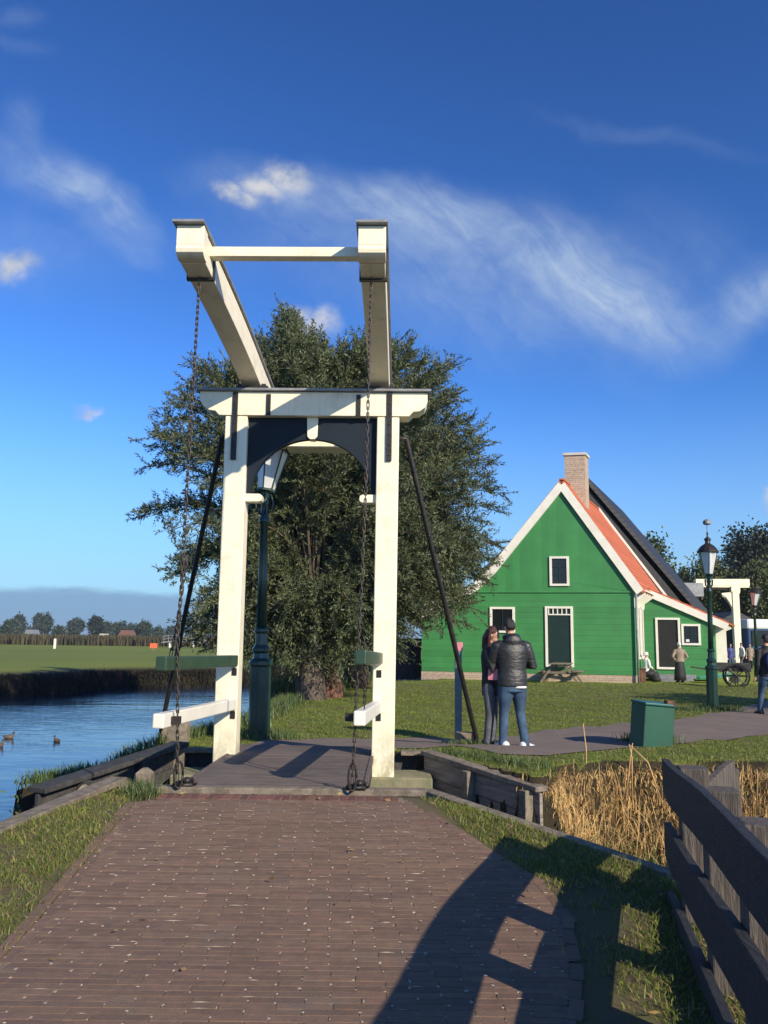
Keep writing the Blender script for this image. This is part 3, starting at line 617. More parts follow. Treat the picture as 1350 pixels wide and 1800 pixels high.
# deck planks and deck edge beams
mb = MB(); y0 = -2.33; i = 0
while y0 < 0.70:
    wd = 0.225 + random.uniform(-.012, .012); mb.box((-.04 + random.uniform(-.004, .004), y0 + wd / 2, .222 + random.uniform(-.0015, .0015)), (1.73, wd - .006, .05)); y0 += wd; i += 1
dk = part(mb, 'deck', 'deck', bevel=.004)
for s in (-1, 0, 1): mb = MB(); mb.box((-.04 + s * .79, -.81, .105), (.12, 3.02, .17)); mb.build('deck_girder', 'wooddark', dk, bevel=.006)
for s in (-1, 1): mb = MB(); mb.box((-.04 + s * .845, -.81, .2505), (.035, 3.0, .012)); mb.build('edge_strip', 'deck', dk)
# handrails: lower pair cream, upper pair dark green
RO = {}
for s in (-1, 1):
    for z_, mt_, lab in ((.855, 'white', 'cream lower rail'), (1.41 if s > 0 else 1.36, 'rail_green', 'dark green upper rail')):
        x0 = (-PX + .09) if s < 0 else (PX - .08); x1 = -1.03 if s < 0 else .765; yt = -2.62
        zt = z_ + (.05 if z_ < 1 else .03) * (1 if s > 0 else .0)
        mb = MB(); mb.bar((x0 + (.0), -.14 if s < 0 else -.14, z_ - .03), (x1, yt, zt), .105, .13); h = part(mb, 'handrail', mt_, bevel=.012); h['label'] = lab
        if s > 0 and z_ > 1:
            mb = MB(); mb.bar((x0, -.10, z_ - .075), (x1 + .06, -.9, z_ - .07), .05, .06); mb.build('rail_arm', 'cream', h, bevel=.006)
        mb = MB()
        if z_ > 1: mb.ell((x0 + .01, -.2, z_ - .03), (.02, .02, .02), seg=8, rings=6)
        if z_ < 1: mb.box((x1 + (.09 if s < 0 else -.085), yt + .22, zt - .01), (.11, .07, .07))
        mb.build('rail_bracket', 'iron', h, bevel=.003)
    ft = MB()
# chains
def chain(mb, pts, pitch=.060, r=.0048, wl=.031):
    pts = [Vector(p) for p in pts]; segs = [(a, b, (b - a).length) for a, b in zip(pts[:-1], pts[1:])]; tot = sum(s[2] for s in segs); n = int(tot / pitch)
    for i in range(n):
        d = (i + .5) * pitch; k = 0
        while k < len(segs) - 1 and d > segs[k][2]: d -= segs[k][2]; k += 1
        a, b, ln = segs[k]; c = a + (b - a) * min(1, d / ln); dr, s, u = basis(b - a)
        side = s if i % 2 else u; hl = pitch * .62 - wl / 2 + .01; loop = []
        for q in range(12):
            t = 2 * PI * q / 12; loop.append(c + side * math.cos(t) * wl / 2 * .8 + dr * (math.sin(t) * wl / 2 + (hl if math.sin(t) > 0.01 else -hl if math.sin(t) < -.01 else 0)))
        nn = side.cross(dr).normalized(); vs = []; seg = 6
        for q in range(12):
            tg = (loop[(q + 1) % 12] - loop[q - 1]).normalized(); e1 = nn; e2 = tg.cross(nn).normalized()
            for m_ in range(seg): al = 2 * PI * m_ / seg; vs.append(loop[q] + e1 * math.cos(al) * r + e2 * math.sin(al) * r)
        fs = [(q * seg + m_, q * seg + (m_ + 1) % seg, ((q + 1) % 12) * seg + (m_ + 1) % seg, ((q + 1) % 12) * seg + m_) for q in range(12) for m_ in range(seg)]
        mb.add(vs, fs)
for s in (-1, 1):
    x0 = -.905 if s < 0 else .80; xb = -.885 if s < 0 else .70; yb = -2.5
    mb = MB(); chain(mb, [(x0, -2.40, beam_z(-2.4) - .02), (x0 - .02, -2.42, 3.0), ((-.93 if s < 0 else .74), -2.45, 1.5), (xb, yb + .1, .28)]); c_ = part(mb, 'chain', 'chain', smooth=True)
    mb = MB(); chain(mb, [((-.9 if s < 0 else .795), -2.40, 2.35), ((-.97 if s < 0 else .80), -2.36, 1.7), ((-1.03 if s < 0 else .80), -2.34, 1.38)] if s < 0 else [(.79, -2.4, 1.6), (.80, -2.36, 1.2), (.795, -2.3, .95)], pitch=.058, r=.0052, wl=.033); part(mb, 'chain', 'chain', smooth=True)
    mb = MB(); rr = [(xb + .035 * math.cos(t) * 1.0, -2.38 + .02 * math.cos(t), .36 + .12 * math.sin(t)) for t in np.linspace(0, 2 * PI, 20)]; mb.tube(rr, .011, 6); mb.box((xb + .03, -2.30, .262), (.18, .09, .03)); mb.tube([(xb - .05, -2.34, .27), (xb + .1, -2.25, .30), (xb + .14, -2.3, .27)], .02); mb.ell((xb + .06, -2.3, .3), (.04, .04, .03)); mb.build('shackle', 'iron', c_, smooth=True)
# stay rods
def bl(P):    # world to bridge frame
    v = Vector(P) - Vector((BX, BY, 0)); return Matrix.Rotation(-YAW, 3, 'Z') @ v
for s in (-1, 1):
    if s > 0: a = [(1.06, .10, 4.13), (1.17, .13, 4.12)]; e = bl((1.36, 12.35, .22)); f = bl((1.40, 12.5, .05))
    else: a = [(-1.06, .10, 4.13), (-1.17, .13, 4.12)]; e = bl((-3.12, 12.35, .42)); f = bl((-3.2, 12.5, .05))
    mb = MB(); mb.tube([a[0], a[1], tuple(e), tuple(f)], [.028, .034, .034, .034], 8); part(mb, 'stay_rod', 'iron', smooth=True)

# ------------------------------------------------------------------ abutments and timber walls
ab = empty('bridge_abutment', (BX, 10.7, 0), 'mossy timber and stone sill under the drawbridge portal', 'abutment')
O = (BX, 10.7, 0)
mb = MB(O); mb.box((-.92, 10.42, -.55), (3.05, .62, 1.14)); mb.build('sill', 'moss', ab, bevel=.02)
for s in (-1, 1):
    x0, x1 = (.25, .66) if s > 0 else (-2.62, -2.1)
    mb = MB(O); mb.box(((x0 + x1) / 2, 10.86, .205), (x1 - x0, .16, .05)); mb.box((x1 - .05 if s > 0 else x0 + .12, 10.84, .08), (.1 if s > 0 else .14, .12, .2)); mb.build('cap_board', 'wood', ab, bevel=.006)
    mb = MB(O); mb.box(((x0 + x1) / 2, 10.97, -.4), (x1 - x0 + .3, .05, 1.16)); mb.build('back_wall', 'wooddark', ab)
mb = MB(O); mb.box((-.93, 7.99, .17), (2.68, .12, .17)); curb = mb
cb = MB(); cb.box((-.905, 8.02, .155), (2.66, .13, .19)); tag(cb.build('curb_beam', 'wood', None, bevel=.012), 'worn timber beam between the brick road and the deck planks', 'beam')
na = MB(); na.box((-.92, 8.13, -.5), (2.9, .07, 1.3)); tag(na.build('near_abutment_wall', 'plank', None), 'plank wall under the near end of the deck', 'retaining wall')
def timber_wall(name, label, a, b, za, zb, capw, posts, depth, nrm, matc='wood', matp='plank', extra=0.0):
    """capping board from a to b, planks hanging below, posts in front"""
    a = Vector((a[0], a[1], za)); b = Vector((b[0], b[1], zb)); r = empty(name, tuple(a), label, 'retaining wall'); off = tuple(a)
    mb = MB(off); mb.bar(a, b, capw, .055); mb.build('capping_board', matc, r, bevel=.008)
    n3 = Vector((*nrm, 0)).normalized(); d = (b - a); mb = MB(off); rows = 5
    for i in range(rows):
        z0 = -.04 - i * depth / rows; z1 = z0 - depth / rows + .008
        o2 = n3 * (.035 + random.uniform(-.006, .006))
        vs = [a + o2 + Vector((0, 0, z1)), b + o2 + Vector((0, 0, z1)), b + o2 + Vector((0, 0, z0)), a + o2 + Vector((0, 0, z0))]; vs += [p - n3 * .04 for p in vs]
        mb.add(vs, [(0, 1, 2, 3), (7, 6, 5, 4), (0, 4, 5, 1), (1, 5, 6, 2), (2, 6, 7, 3), (3, 7, 4, 0)])
    mb.build('planking', matp, r)
    for t in posts:
        p = a + d * t + n3 * .09; mb = MB(off); mb.bar(p + Vector((0, 0, -.03)), p + Vector((0, 0, -depth - .2)), .11, .11, up=(n3.x, n3.y, 0)); mb.build('wall_post', matc, r, bevel=.008)
    return r
timber_wall('retaining_wall', 'grey timber wall with plank face beyond the channel, right of the bridge', (.56, 10.72), (1.66, 8.98), .235, .10, .17, (.46, .93), 1.2, (-.84, -.53))
timber_wall('retaining_wall', 'long grey timber edging beside the right grass verge', (.42, 8.06), (1.98, 5.98), .22, .045, .13, (), 1.3, (.8, .6))
lw = atZ(60, 1388, -.02)
timber_wall('retaining_wall', 'dark bowed timber wall left of the bridge by the water', (-2.52, 10.95), (-3.52, 8.95), .27, .03, .26, (.35, .75), 1.1, (.89, -.45), matc='wooddark', matp='wooddark')
timber_wall('retaining_wall', 'pale timber edging beside the left grass verge', (-2.47, 8.25), (-3.35, 5.0), .26, .0, .17, (), 1.2, (-.97, .2))
for i, (x, y, z0, z1, w_) in enumerate(((-2.58, 8.75, -.6, .20, .15), (-2.36, 8.72, -.6, .30, .16), (-2.9, 8.55, -.6, .16, .10))):
    mb = MB((x, y, 0)); mb.bar((x, y, z0), (x, y, z1 - .05), w_, w_, up=(0, 1, 0)); mb.bar((x, y, z1 - .05), (x, y, z1), w_, w_, up=(0, 1, 0), w2=w_ * .3, h2=w_ * .5)
    o = mb.build('mooring_post', 'wood', None, bevel=.006); o.location = (x, y, 0)
    tag(o, ('squat pointed timber post in the channel left of the deck', 'taller pointed post right beside the left deck edge', 'thin low post stub under the dark bowed board')[i], 'post', 'timber posts left of the deck')
# blocks that hold the stays
for (x, y, z, w_, h_, lab) in ((1.2, 12.62, .08, .34, .22, 'pale square timber block at the foot of the right stay rod'), (-3.02, 12.5, .0, .40, .40, 'stacked timber block at the foot of the left stay rod')):
    mb = MB(); mb.box((0, 0, h_ / 2), (w_ * .62, .24, h_)); mb.box((w_ * .42, .0, h_ / 2 - .004), (w_ * .36, .23, h_))
    o = mb.build('anchor_block', 'wood', None, bevel=.01); o.location = (x, y, z - .02); tag(o, lab, 'timber block')
pole = empty('marker_pole', (1.145, 12.85, .05), 'thin blue grey pole with a pink plate behind the right stay rod', 'pole')
mb = MB(); mb.box((0, 0, .72), (.10, .10, 1.35)); mb.build('pole_shaft', 'bluepole', pole, bevel=.006); mb = MB(); mb.box((.02, -.005, 1.46), (.09, .085, .13)); mb.build('pole_plate', 'pink', pole, bevel=.006)

# ------------------------------------------------------------------ fence at the right
FA = np.array([1.84, 5.55]); FB = np.array([.56, -.4]); fd = (FB - FA) / np.linalg.norm(FB - FA)
fence = empty('board_fence', (FA[0], FA[1], 0), 'dark weathered three-board fence beside the brick road', 'fence'); off = (FA[0], FA[1], 0)
def fz(t): return 0.0 * t
for (zt, h, e0) in ((.87, .235, .0), (.475, .24, .0), (.07, .24, .0)):
    mb = MB(off); n_ = 26; vs = []; Lf = float(np.linalg.norm(FB - FA)); nr = np.array([-fd[1], fd[0]])
    if nr[0] > 0: nr = -nr
    for i in range(n_ + 1):
        s = Lf * i / n_; up_ = .0 + (.012 * (1 - s / .8) ** 2 if s < .8 and zt > .8 else 0) - .0
        p = FA + fd * s; z1 = zt + up_ + .012 * math.sin(s * 2.2 + zt * 5) + .032 * s; hh = h * (1 if s > .01 else .86)
        for w_, zz in ((0, z1 - hh), (.045, z1 - hh), (.045, z1), (0, z1)): q = p + nr * w_; vs.append((q[0], q[1], zz))
    fs = [(i * 4 + j, i * 4 + (j + 1) % 4, i * 4 + 4 + (j + 1) % 4, i * 4 + 4 + j) for i in range(n_) for j in range(4)] + [(3, 2, 1, 0), tuple(range(4 * n_, 4 * n_ + 4))]
    mb.add(vs, fs); mb.build('board', 'fence', fence, bevel=.005)
for i, s in enumerate((.42, 1.35, 2.25, 3.15, 4.1, 5.1)):
    p = FA + fd * s - nr * .085; mb = MB(off); mb.box((p[0], p[1], .20 + .03 * s), (.16, .17, 1.34 if i else 1.34), rz=math.atan2(fd[1], fd[0]) + PI / 2); mb.build('fence_post', 'fencepost', fence, bevel=.008)
# second fence leaving the corner, seen almost end on
F2 = empty('board_fence', (2.12, 5.2, 0), 'short dark fence end with upswept board behind the road fence', 'fence'); off2 = (2.12, 5.2, 0)
g0 = atY(1246, 1376, 5.1)[:2]; g1 = atY(1292, 1337, 5.6)[:2]; ztip = float(atY(1292, 1337, 5.6)[2])
mb = MB(off2)
for zt, h in ((ztip, .26), (ztip - .42, .25), (ztip - .83, .24)):
    mb = MB(off2); vs = []; n_ = 10; L2 = np.linalg.norm(g1 - g0); d2 = (g1 - g0) / L2; nr2 = np.array([-d2[1], d2[0]])
    for i in range(n_ + 1):
        s = L2 * i / n_; p = g0 + d2 * s; z1 = zt - .07 * (1 - (s / L2)) ** 1.5
        for w_, zz in ((0, z1 - h), (.045, z1 - h), (.045, z1), (0, z1)): q = p + nr2 * w_; vs.append((q[0], q[1], zz))
    mb.add(vs, [(i * 4 + j, i * 4 + (j + 1) % 4, i * 4 + 4 + (j + 1) % 4, i * 4 + 4 + j) for i in range(n_) for j in range(4)] + [(3, 2, 1, 0), tuple(range(4 * n_, 4 * n_ + 4))])
    mb.build('board', 'fencepost', F2, bevel=.005)
mb = MB(off2); mb.box((g1[0] - .02, g1[1] + .09, .1), (.12, .12, 1.4)); mb.build('fence_post', 'fencepost', F2, bevel=.008)

# ------------------------------------------------------------------ lamp posts
def lamp_proto(name, label, lean=0.0, lift=0.0):
    r = empty(name, (0, 0, 0), label, 'street lamp', 'old style street lamps')
    mb = MB(); mb.lathe([(.17, 0), (.17, .06), (.145, .10), (.145, .98), (.165, 1.0), (.165, 1.05), (.11, 1.09), (.10, 1.16), (.125, 1.18), (.125, 1.22), (.085, 1.27), (.08, 1.42), (.10, 1.44), (.10, 1.47), (.075, 1.50)], seg=8, ph=.5); mb.build('lamp_base', 'lampgreen', r, bevel=.006)
    mb = MB(); fl = []
    seg = 32; prof = [(.068, 1.5), (.062, 2.2), (.055, 2.9), (.072, 2.92), (.072, 2.97), (.05, 3.0), (.045, 3.16), (.06, 3.2), (.05, 3.24), (.035, 3.27)]
    vs = []
    for rr, z in prof:
        for k in range(seg): a = 2 * PI * k / seg; q = rr * (1 - .08 * (k % 4 == 0)); vs.append((q * math.cos(a), q * math.sin(a), z))
    n = len(prof); mb.add(vs, [(i * seg + k, i * seg + (k + 1) % seg, (i + 1) * seg + (k + 1) % seg, (i + 1) * seg + k) for i in range(n - 1) for k in range(seg)] + [tuple(range(seg))[::-1], tuple(range((n - 1) * seg, n * seg))])
    for a in (0, PI / 2, PI, 3 * PI / 2):
        mb.tube([(.03 * math.cos(a), .03 * math.sin(a), 3.02), (.11 * math.cos(a), .11 * math.sin(a), 3.10), (.12 * math.cos(a), .12 * math.sin(a), 3.22), (.07 * math.cos(a), .07 * math.sin(a), 3.36)], .012, 6)
    mb.build('lamp_shaft', 'lampgreen', r, smooth=True)
    Rt = Matrix.Rotation(math.radians(lean), 3, 'Y'); c = Vector((0, 0, 3.24))
    mb = MB(); mb.lathe([(.115, .14), (.235, .70)], c, seg=6, rot=Rt); gl = mb.build('lantern_glass', 'lampglass', r)
    mb = MB()
    for k in range(6):
        a = 2 * PI * k / 6; mb.tube([c + Rt @ Vector((.118 * math.cos(a), .118 * math.sin(a), .14)), c + Rt @ Vector((.238 * math.cos(a), .238 * math.sin(a), .70))], .011, 6)
    mb.lathe([(.05, .03), (.06, .10), (.125, .12), (.125, .15)], c, seg=6, rot=Rt)
    mb.build('lantern_frame', 'lampgreen', gl)
    mb = MB(); mb.lathe([(.27, .69), (.275, .72), (.22, .80), (.17, .86), (.10, .91), (.07, .93), (.06, 1.0), (.085, 1.01), (.085, 1.05), (.05, 1.08), (.022, 1.10), (.018, 1.16), (.03, 1.18), (.018, 1.22), (.004, 1.24)], c, seg=12, rot=Rt); mb.build('lantern_roof', 'iron', r, bevel=.004)
    return r
l1 = lamp_proto('street_lamp', 'green street lamp with leaning lantern right behind the bridge portal', lean=7)
q = atZ(461, 1302, .1); l1.location = (q[0] - .05, q[1], .08); l1.rotation_euler = (0, math.radians(-.6), .3); l1.scale = (1.12, 1.12, 1.12)
l2 = lamp_proto('street_lamp', 'green street lamp with a grey sensor box on its finial, before the lean-to', lean=0)
q = atZ(1253, 1246, .0); l2.location = (q[0], q[1], -.02); l2.rotation_euler = (0, math.radians(.9), .3)
mb = MB(); mb.tube([(0, 0, 4.44), (0, 0, 4.66)], .012); mb.lathe([(.07, 4.66), (.1, 4.68), (.1, 4.75), (.04, 4.80)], seg=12); mb.build('sensor_box', 'lead', l2, smooth=False)
l3 = copy_tree(l1); l3['label'] = 'smaller far street lamp in front of the olive trees at the right edge'; q = atY(1330, 1150, 38); l3.location = (q[0], q[1], -.05); l3.rotation_euler = (0, 0, 0); l3.scale = (1, 1, 1)
for ch in [x for x in bpy.data.objects if x.parent == l3]: pass

# ------------------------------------------------------------------ green box
bx = empty('utility_box', (3.96, 12.75, .02), 'leaning dark green metal box beside the gravel path', 'utility box', rz=0); bx.rotation_euler = (math.radians(2), math.radians(4.5), math.radians(11))
mb = MB(); mb.box((0, 0, .34), (.47, .42, .70)); mb.build('box_body', 'boxgreen', bx, bevel=.012)
mb = MB(); mb.box((0, -.01, .705), (.50, .46, .035)); mb.build('box_lid', 'boxlid', bx, bevel=.01)
mb = MB(); mb.box((.2, -.1, .745), (.12, .1, .05)); mb.tube([(.17, -.22, .70), (.24, -.23, .72)], .02); mb.build('box_catch', 'barkred', bx, bevel=.01)
#PART2
# ------------------------------------------------------------------ green gable house
TH_F = math.radians(13); TH_D = math.radians(24)
C0 = np.array([10.28, 34.6, -.02]); eS = np.array([math.cos(TH_F), -math.sin(TH_F), 0]); eD = np.array([math.sin(TH_D), math.cos(TH_D), 0]); nF = np.array([math.sin(TH_F), math.cos(TH_F), 0])
def fac(px, py, t=0.0):
    d = ray(px, py); P0 = C0 + eD * t; k = ((P0 - EYE) @ nF) / (d @ nF); P = EYE + d * k - P0
    return float(P @ eS), float(P[2])
def hp(s, z, t=0.0): return C0 + eS * s + eD * t + np.array([0, 0, z])
class HB(MB):
    """boxes laid out in the house frame: s along the facade, z up, t into the depth"""
    def hbox(self, s0, s1, z0, z1, t0, t1): return self.slab([(s0, z0), (s1, z0), (s1, z1), (s0, z1)], t0, t1)
    def slab(self, pts, t0, t1):
        n = len(pts); vs = [hp(a, b, t0) for a, b in pts] + [hp(a, b, t1) for a, b in pts]
        return self.add(vs, [tuple(range(n))[::-1], tuple(range(n, 2 * n))] + [(i, (i + 1) % n, n + (i + 1) % n, n + i) for i in range(n)])
house = empty('gabled_house', tuple(C0), 'green wooden house with white bargeboards and orange tile roof', 'house'); OH = tuple(C0)
house.rotation_euler = (0, 0, 0)
def HBm(): return HB(OH)
apex = fac(988, 856); eR = fac(1119, 1041); L1 = fac(866, 1004); L2 = fac(835, 1034); L3 = fac(786, 1060); L4 = fac(741, 1084); bL = fac(741, 1186); 
s_l = bL[0]; zpl = .32
split = fac(990, 1040)[1]
mb = HBm(); mb.slab([(s_l, zpl), (0, zpl), (0, eR[1] - .02), (-.0, split), (L2[0], split), (L3[0], L3[1]), (s_l, L4[1])], 0, 8.4); wl = mb.build('wall', 'green', house)
mb = HBm(); mb.slab([(L2[0], split + .0), (0, split), (0, eR[1]), apex, L1], -.03, .12); mb.build('gable_boards', 'greenv', house)
mb = HBm(); mb.hbox(L2[0] + .1, 0, split - .04, split + .03, -.055, -.028); mb.build('gable_ledge', 'green', house)
mb = HBm(); mb.hbox(s_l - .02, .02, -.05, zpl, .02, 8.38); mb.build('plinth', 'stone', house)
def strip(pts, w_, t0, t1, name, mat, parent, side=1, off=0.0):
    """board of width w_ following an outline"""
    mb = HBm()
    for (a, b) in zip(pts[:-1], pts[1:]):
        dx, dz = b[0] - a[0], b[1] - a[1]; l_ = math.hypot(dx, dz); nx_, nz_ = -dz / l_ * side, dx / l_ * side
        mb.slab([(a[0] + nx_ * off, a[1] + nz_ * off), (b[0] + nx_ * off, b[1] + nz_ * off), (b[0] + nx_ * (off - w_), b[1] + nz_ * (off - w_)), (a[0] + nx_ * (off - w_), a[1] + nz_ * (off - w_))], t0, t1)
    return mb.build(name, mat, parent)
top = (apex[0], apex[1] + .08)
rightp = [top, (eR[0] + .16, eR[1] + .0)]
leftp = [(s_l - .5, L4[1] - .18), L3, L2, L1, top]
strip(rightp, .33, -.16, -.06, 'bargeboard', 'white', house, 1, .16)
strip(leftp, .33, -.163, -.063, 'bargeboard', 'white', house, 1, .16)
# roof slabs
TD = 8.6
ch_t = 2.2
strip([(top[0], top[1] + .10), (eR[0] + .26, eR[1] - .16 + .10)], .12, -.14, TD, 'roof', 'tile', house, 1, .12)
strip([(s_l - .55, L4[1] - .14), (L3[0], L3[1] + .05), (L2[0], L2[1] + .06), (L1[0], L1[1] + .07), (top[0], top[1] + .10)], .12, -.143, TD, 'roof', 'tile', house, 1, .12)
strip([(top[0] - .1, top[1] + .20), (eR[0] + .30, eR[1] - .16 + .20)], .10, TD - .05, TD + .15, 'bargeboard', 'white', house, 1, .22)
mb = HBm(); mb.hbox(top[0] - .1, top[0] + .1, top[1] + .19, top[1] + .27, -.12, TD); mb.build('ridge', 'tile', house)
# chimney
c1 = fac(996, 880, 1.6); c2 = fac(1030, 800, 1.6)
mb = HBm(); mb.hbox(c1[0], c2[0], top[1] - 1.0, c2[1] - .05, 1.3, 2.1); ch = mb.build('chimney', 'stone', house)
mb = HBm(); mb.hbox(c1[0] - .06, c2[0] + .06, c2[1] - .05, c2[1] + .06, 1.24, 2.16); mb.build('chimney_cap', 'farwall', ch)
def window(px0, py0, px1, py1, t, parent, name='window', nx=2, ny=3, mat='glass', fr=.09):
    a = fac(px0, py1, t); b = fac(px1, py0, t); mb = HBm(); s0, s1, z0, z1 = a[0], b[0], a[1], b[1]
    for q in ((s0, s1, z1 - fr, z1), (s0, s1, z0, z0 + fr), (s0, s0 + fr, z0 + fr, z1 - fr), (s1 - fr, s1, z0 + fr, z1 - fr)): mb.hbox(*q, t - .07, t + .03)
    f = mb.build(name, 'white', parent)
    mb = HBm(); mb.hbox(s0 + fr, s1 - fr, z0 + fr, z1 - fr, t - .012, t + .02); mb.build('pane', mat, f)
    if nx or ny:
        mb = HBm()
        for i in range(1, nx): x = s0 + fr + (s1 - s0 - 2 * fr) * i / nx; mb.hbox(x - .015, x + .015, z0 + fr, z1 - fr, t - .04, t - .013)
        for i in range(1, ny): z = z0 + fr + (z1 - z0 - 2 * fr) * i / ny; mb.hbox(s0 + fr, s1 - fr, z - .014, z + .014, t - .042, t - .0125)
        mb.build('glazing_bar', 'darkdoor', f)
    return f
window(967, 978, 1000, 1030, -.03, house, ny=3)
window(862, 1067, 905, 1112, 0, house, ny=1)
dr = window(960, 1066, 1007, 1172, 0, house, name='door', nx=0, ny=0, mat='darkdoor')
a = fac(964, 1080); b = fac(1003, 1070); mb = HBm(); mb.hbox(a[0], b[0], a[1] - .03, a[1] + .02, -.06, -.013)
for i in range(5): x = a[0] + (b[0] - a[0]) * i / 5; mb.hbox(x, x + .035, a[1], b[1], -.055, -.0125)
mb.build('transom_bars', 'white', dr)
# side wall: tall window frames, eaves brackets, downpipe
t1 = 2.9
mb = HBm()
for t_ in (.75, 1.75): 
    mb2 = HBm()
    for q in ((.95, 3.15, t_, t_ + .10), (.95, 3.15, t_ + .62, t_ + .72)): mb2.hbox(.0, .06, q[0], q[1], q[2], q[3])
    mb2.hbox(.0, .06, 3.05, 3.15, t_ + .1, t_ + .62); mb2.hbox(0, .06, .95, 1.05, t_ + .1, t_ + .62); f = mb2.build('side_window', 'white', house)
    mb2 = HBm(); mb2.hbox(.0, .025, 1.05, 3.05, t_ + .1, t_ + .62); mb2.build('pane', 'glass', f)
for t_ in (.1, .95, 1.75, 2.6):
    mb = HBm(); mb.slab([(0.0, 3.05), (.07, 3.05), (.10, 3.30), (.45, 3.55), (.45, 3.66), (0.0, 3.72)], t_, t_ + .10); mb.build('eaves_bracket', 'white', house)
mb = HBm(); mb.hbox(.02, .50, 3.70, 3.76, -.1, 2.9); mb.build('eaves_board', 'white', house)
mb = MB(OH); mb.tube([hp(.10, 3.6, -.12), hp(.10, 0.0, -.12)], .045, 8); mb.build('downpipe', 'lead', house, smooth=True)
# lean-to
p0 = fac(1149, 1191, t1); p1 = fac(1253, 1190, t1); r0 = fac(1152, 1043, t1); r1 = fac(1277, 1096, t1)
zr = lambda s: r0[1] + (r1[1] - r0[1]) * (s - r0[0]) / (r1[0] - r0[0])
mb = HBm(); mb.slab([(0.02, .1), (p1[0], .1), (p1[0], zr(p1[0]) - .12), (.02, zr(.02) - .12)], t1, t1 + 5.5); mb.build('lean_to_wall', 'green', house)
strip([(r0[0] - .3, zr(r0[0] - .3) + .02), (r1[0] + .1, zr(r1[0] + .1) + .02)], .30, t1 - .14, t1 - .03, 'bargeboard', 'white', house, 1, .02)
strip([(-.1, zr(-.1) + .12), (r1[0] + .2, zr(r1[0] + .2) + .12)], .10, t1 - .12, t1 + 5.6, 'lean_to_roof', 'tile', house, 1, 0)
window(1155, 1086, 1195, 1176, t1, house, name='door', nx=0, ny=0, mat='dark')
w_ = window(1199, 1097, 1231, 1134, t1, house, ny=2)
a = fac(1206, 1125, t1); mb = HBm(); mb.hbox(a[0], a[0] + .14, a[1] - .08, a[1] + .03, t1 - .05, t1 - .043); mb.build('paper_notice', 'cap', w_)
mb = HBm(); mb.hbox(.55, 2.0, .0, .14, t1 - .75, t1 - .02); mb.hbox(.45, 2.1, .14, .30, t1 - .45, t1 - .02); mb.build('doorstep', 'lead', house, bevel=.01)
for x_, w2_ in ((1266, .28), (1276, .16), ):
    a = fac(x_, 1150, t1 + 1.2); mb = HBm(); mb.hbox(a[0] - w2_ / 2, a[0] + w2_ / 2, .0 if w2_ < .2 else .55, zr(a[0]) - .25, t1 + .3 if w2_ < .2 else t1 + .9, t1 + .3 + w2_ * .6 if w2_ < .2 else t1 + 1.0); mb.build('porch_post', 'white', house)
mb = HBm()
for i in range(5): mb = HBm(); mb.slab([(r1[0] - .35, zr(r1[0]) - .35), (r1[0] + .08, zr(r1[0]) - .16), (r1[0] + .08, zr(r1[0]) - .06), (r1[0] - .35, zr(r1[0]) - .1)], t1 + .3 + i * .9, t1 + .4 + i * .9); mb.build('porch_rafter', 'white', house)
for o_ in [x for x in bpy.data.objects if x.parent == house]: pass

# black barn behind
barn = empty('barn', (8.5, 46, 0), 'tall black roofed barn standing behind the green house', 'barn')
OB = (8.5, 46, 0); A = atY(1020, 838, 46); Lb = atY(832, 1015, 45.2); Rb = atY(1224, 1066, 45.2); bd = np.array([math.sin(TH_D), math.cos(TH_D), 0])
mb = MB(OB)
def gabl(mb, pts, depth):
    n = len(pts); vs = [np.array(p) for p in pts] + [np.array(p) + bd * depth for p in pts]
    mb.add(vs, [tuple(range(n))[::-1], tuple(range(n, 2 * n))] + [(i, (i + 1) % n, n + (i + 1) % n, n + i) for i in range(n)])
gabl(mb, [(Lb[0] + .5, 45.3, 0), (Rb[0] - .5, 45.3, 0), (Rb[0] - .5, 45.3, Rb[2] - .1), (A[0], 45.3, A[2] - .5), (Lb[0] + .5, 45.3, Lb[2] - .1)], 14); mb.build('wall', 'blackwall', barn)
for e in (Lb, Rb):
    mb = MB(OB); th = .35; gabl(mb, [(A[0], 45.1, A[2]), (A[0], 45.1, A[2] - th), (e[0], 45.1, e[2] - .3), (e[0], 45.1, e[2])], 14.4); mb.build('roof', 'blackroof', barn)
for x_, y_, h_ in ((936, 912, .8), (922, 934, .6), (884, 972, .55)):
    p = atY(x_, y_, 46.5); mb = MB(OB); mb.tube([p + np.array([0, 0, -.6]), p], .09, 8); mb.box((p[0], p[1], p[2]), (.34, .2, .12)); mb.build('roof_vent', 'iron', barn)

# black shed left of the house
sh = empty('shed', (.9, 38, 0), 'low black shed in the shade left of the green house', 'shed'); OS = (.9, 38, 0)
p0 = atY(700, 1190, 38); p1 = atY(740, 1140, 38)
mb = MB(OS); mb.box(((p0[0] + p1[0]) / 2 - .6, 39, .75), (p1[0] - p0[0] + 1.2, 2.0, 1.6)); mb.build('wall', 'blackwall', sh)
mb = MB(OS); mb.box(((p0[0] + p1[0]) / 2 - .6, 39, 1.62), (p1[0] - p0[0] + 1.4, 2.2, .10)); mb.build('roof', 'blackroof', sh)

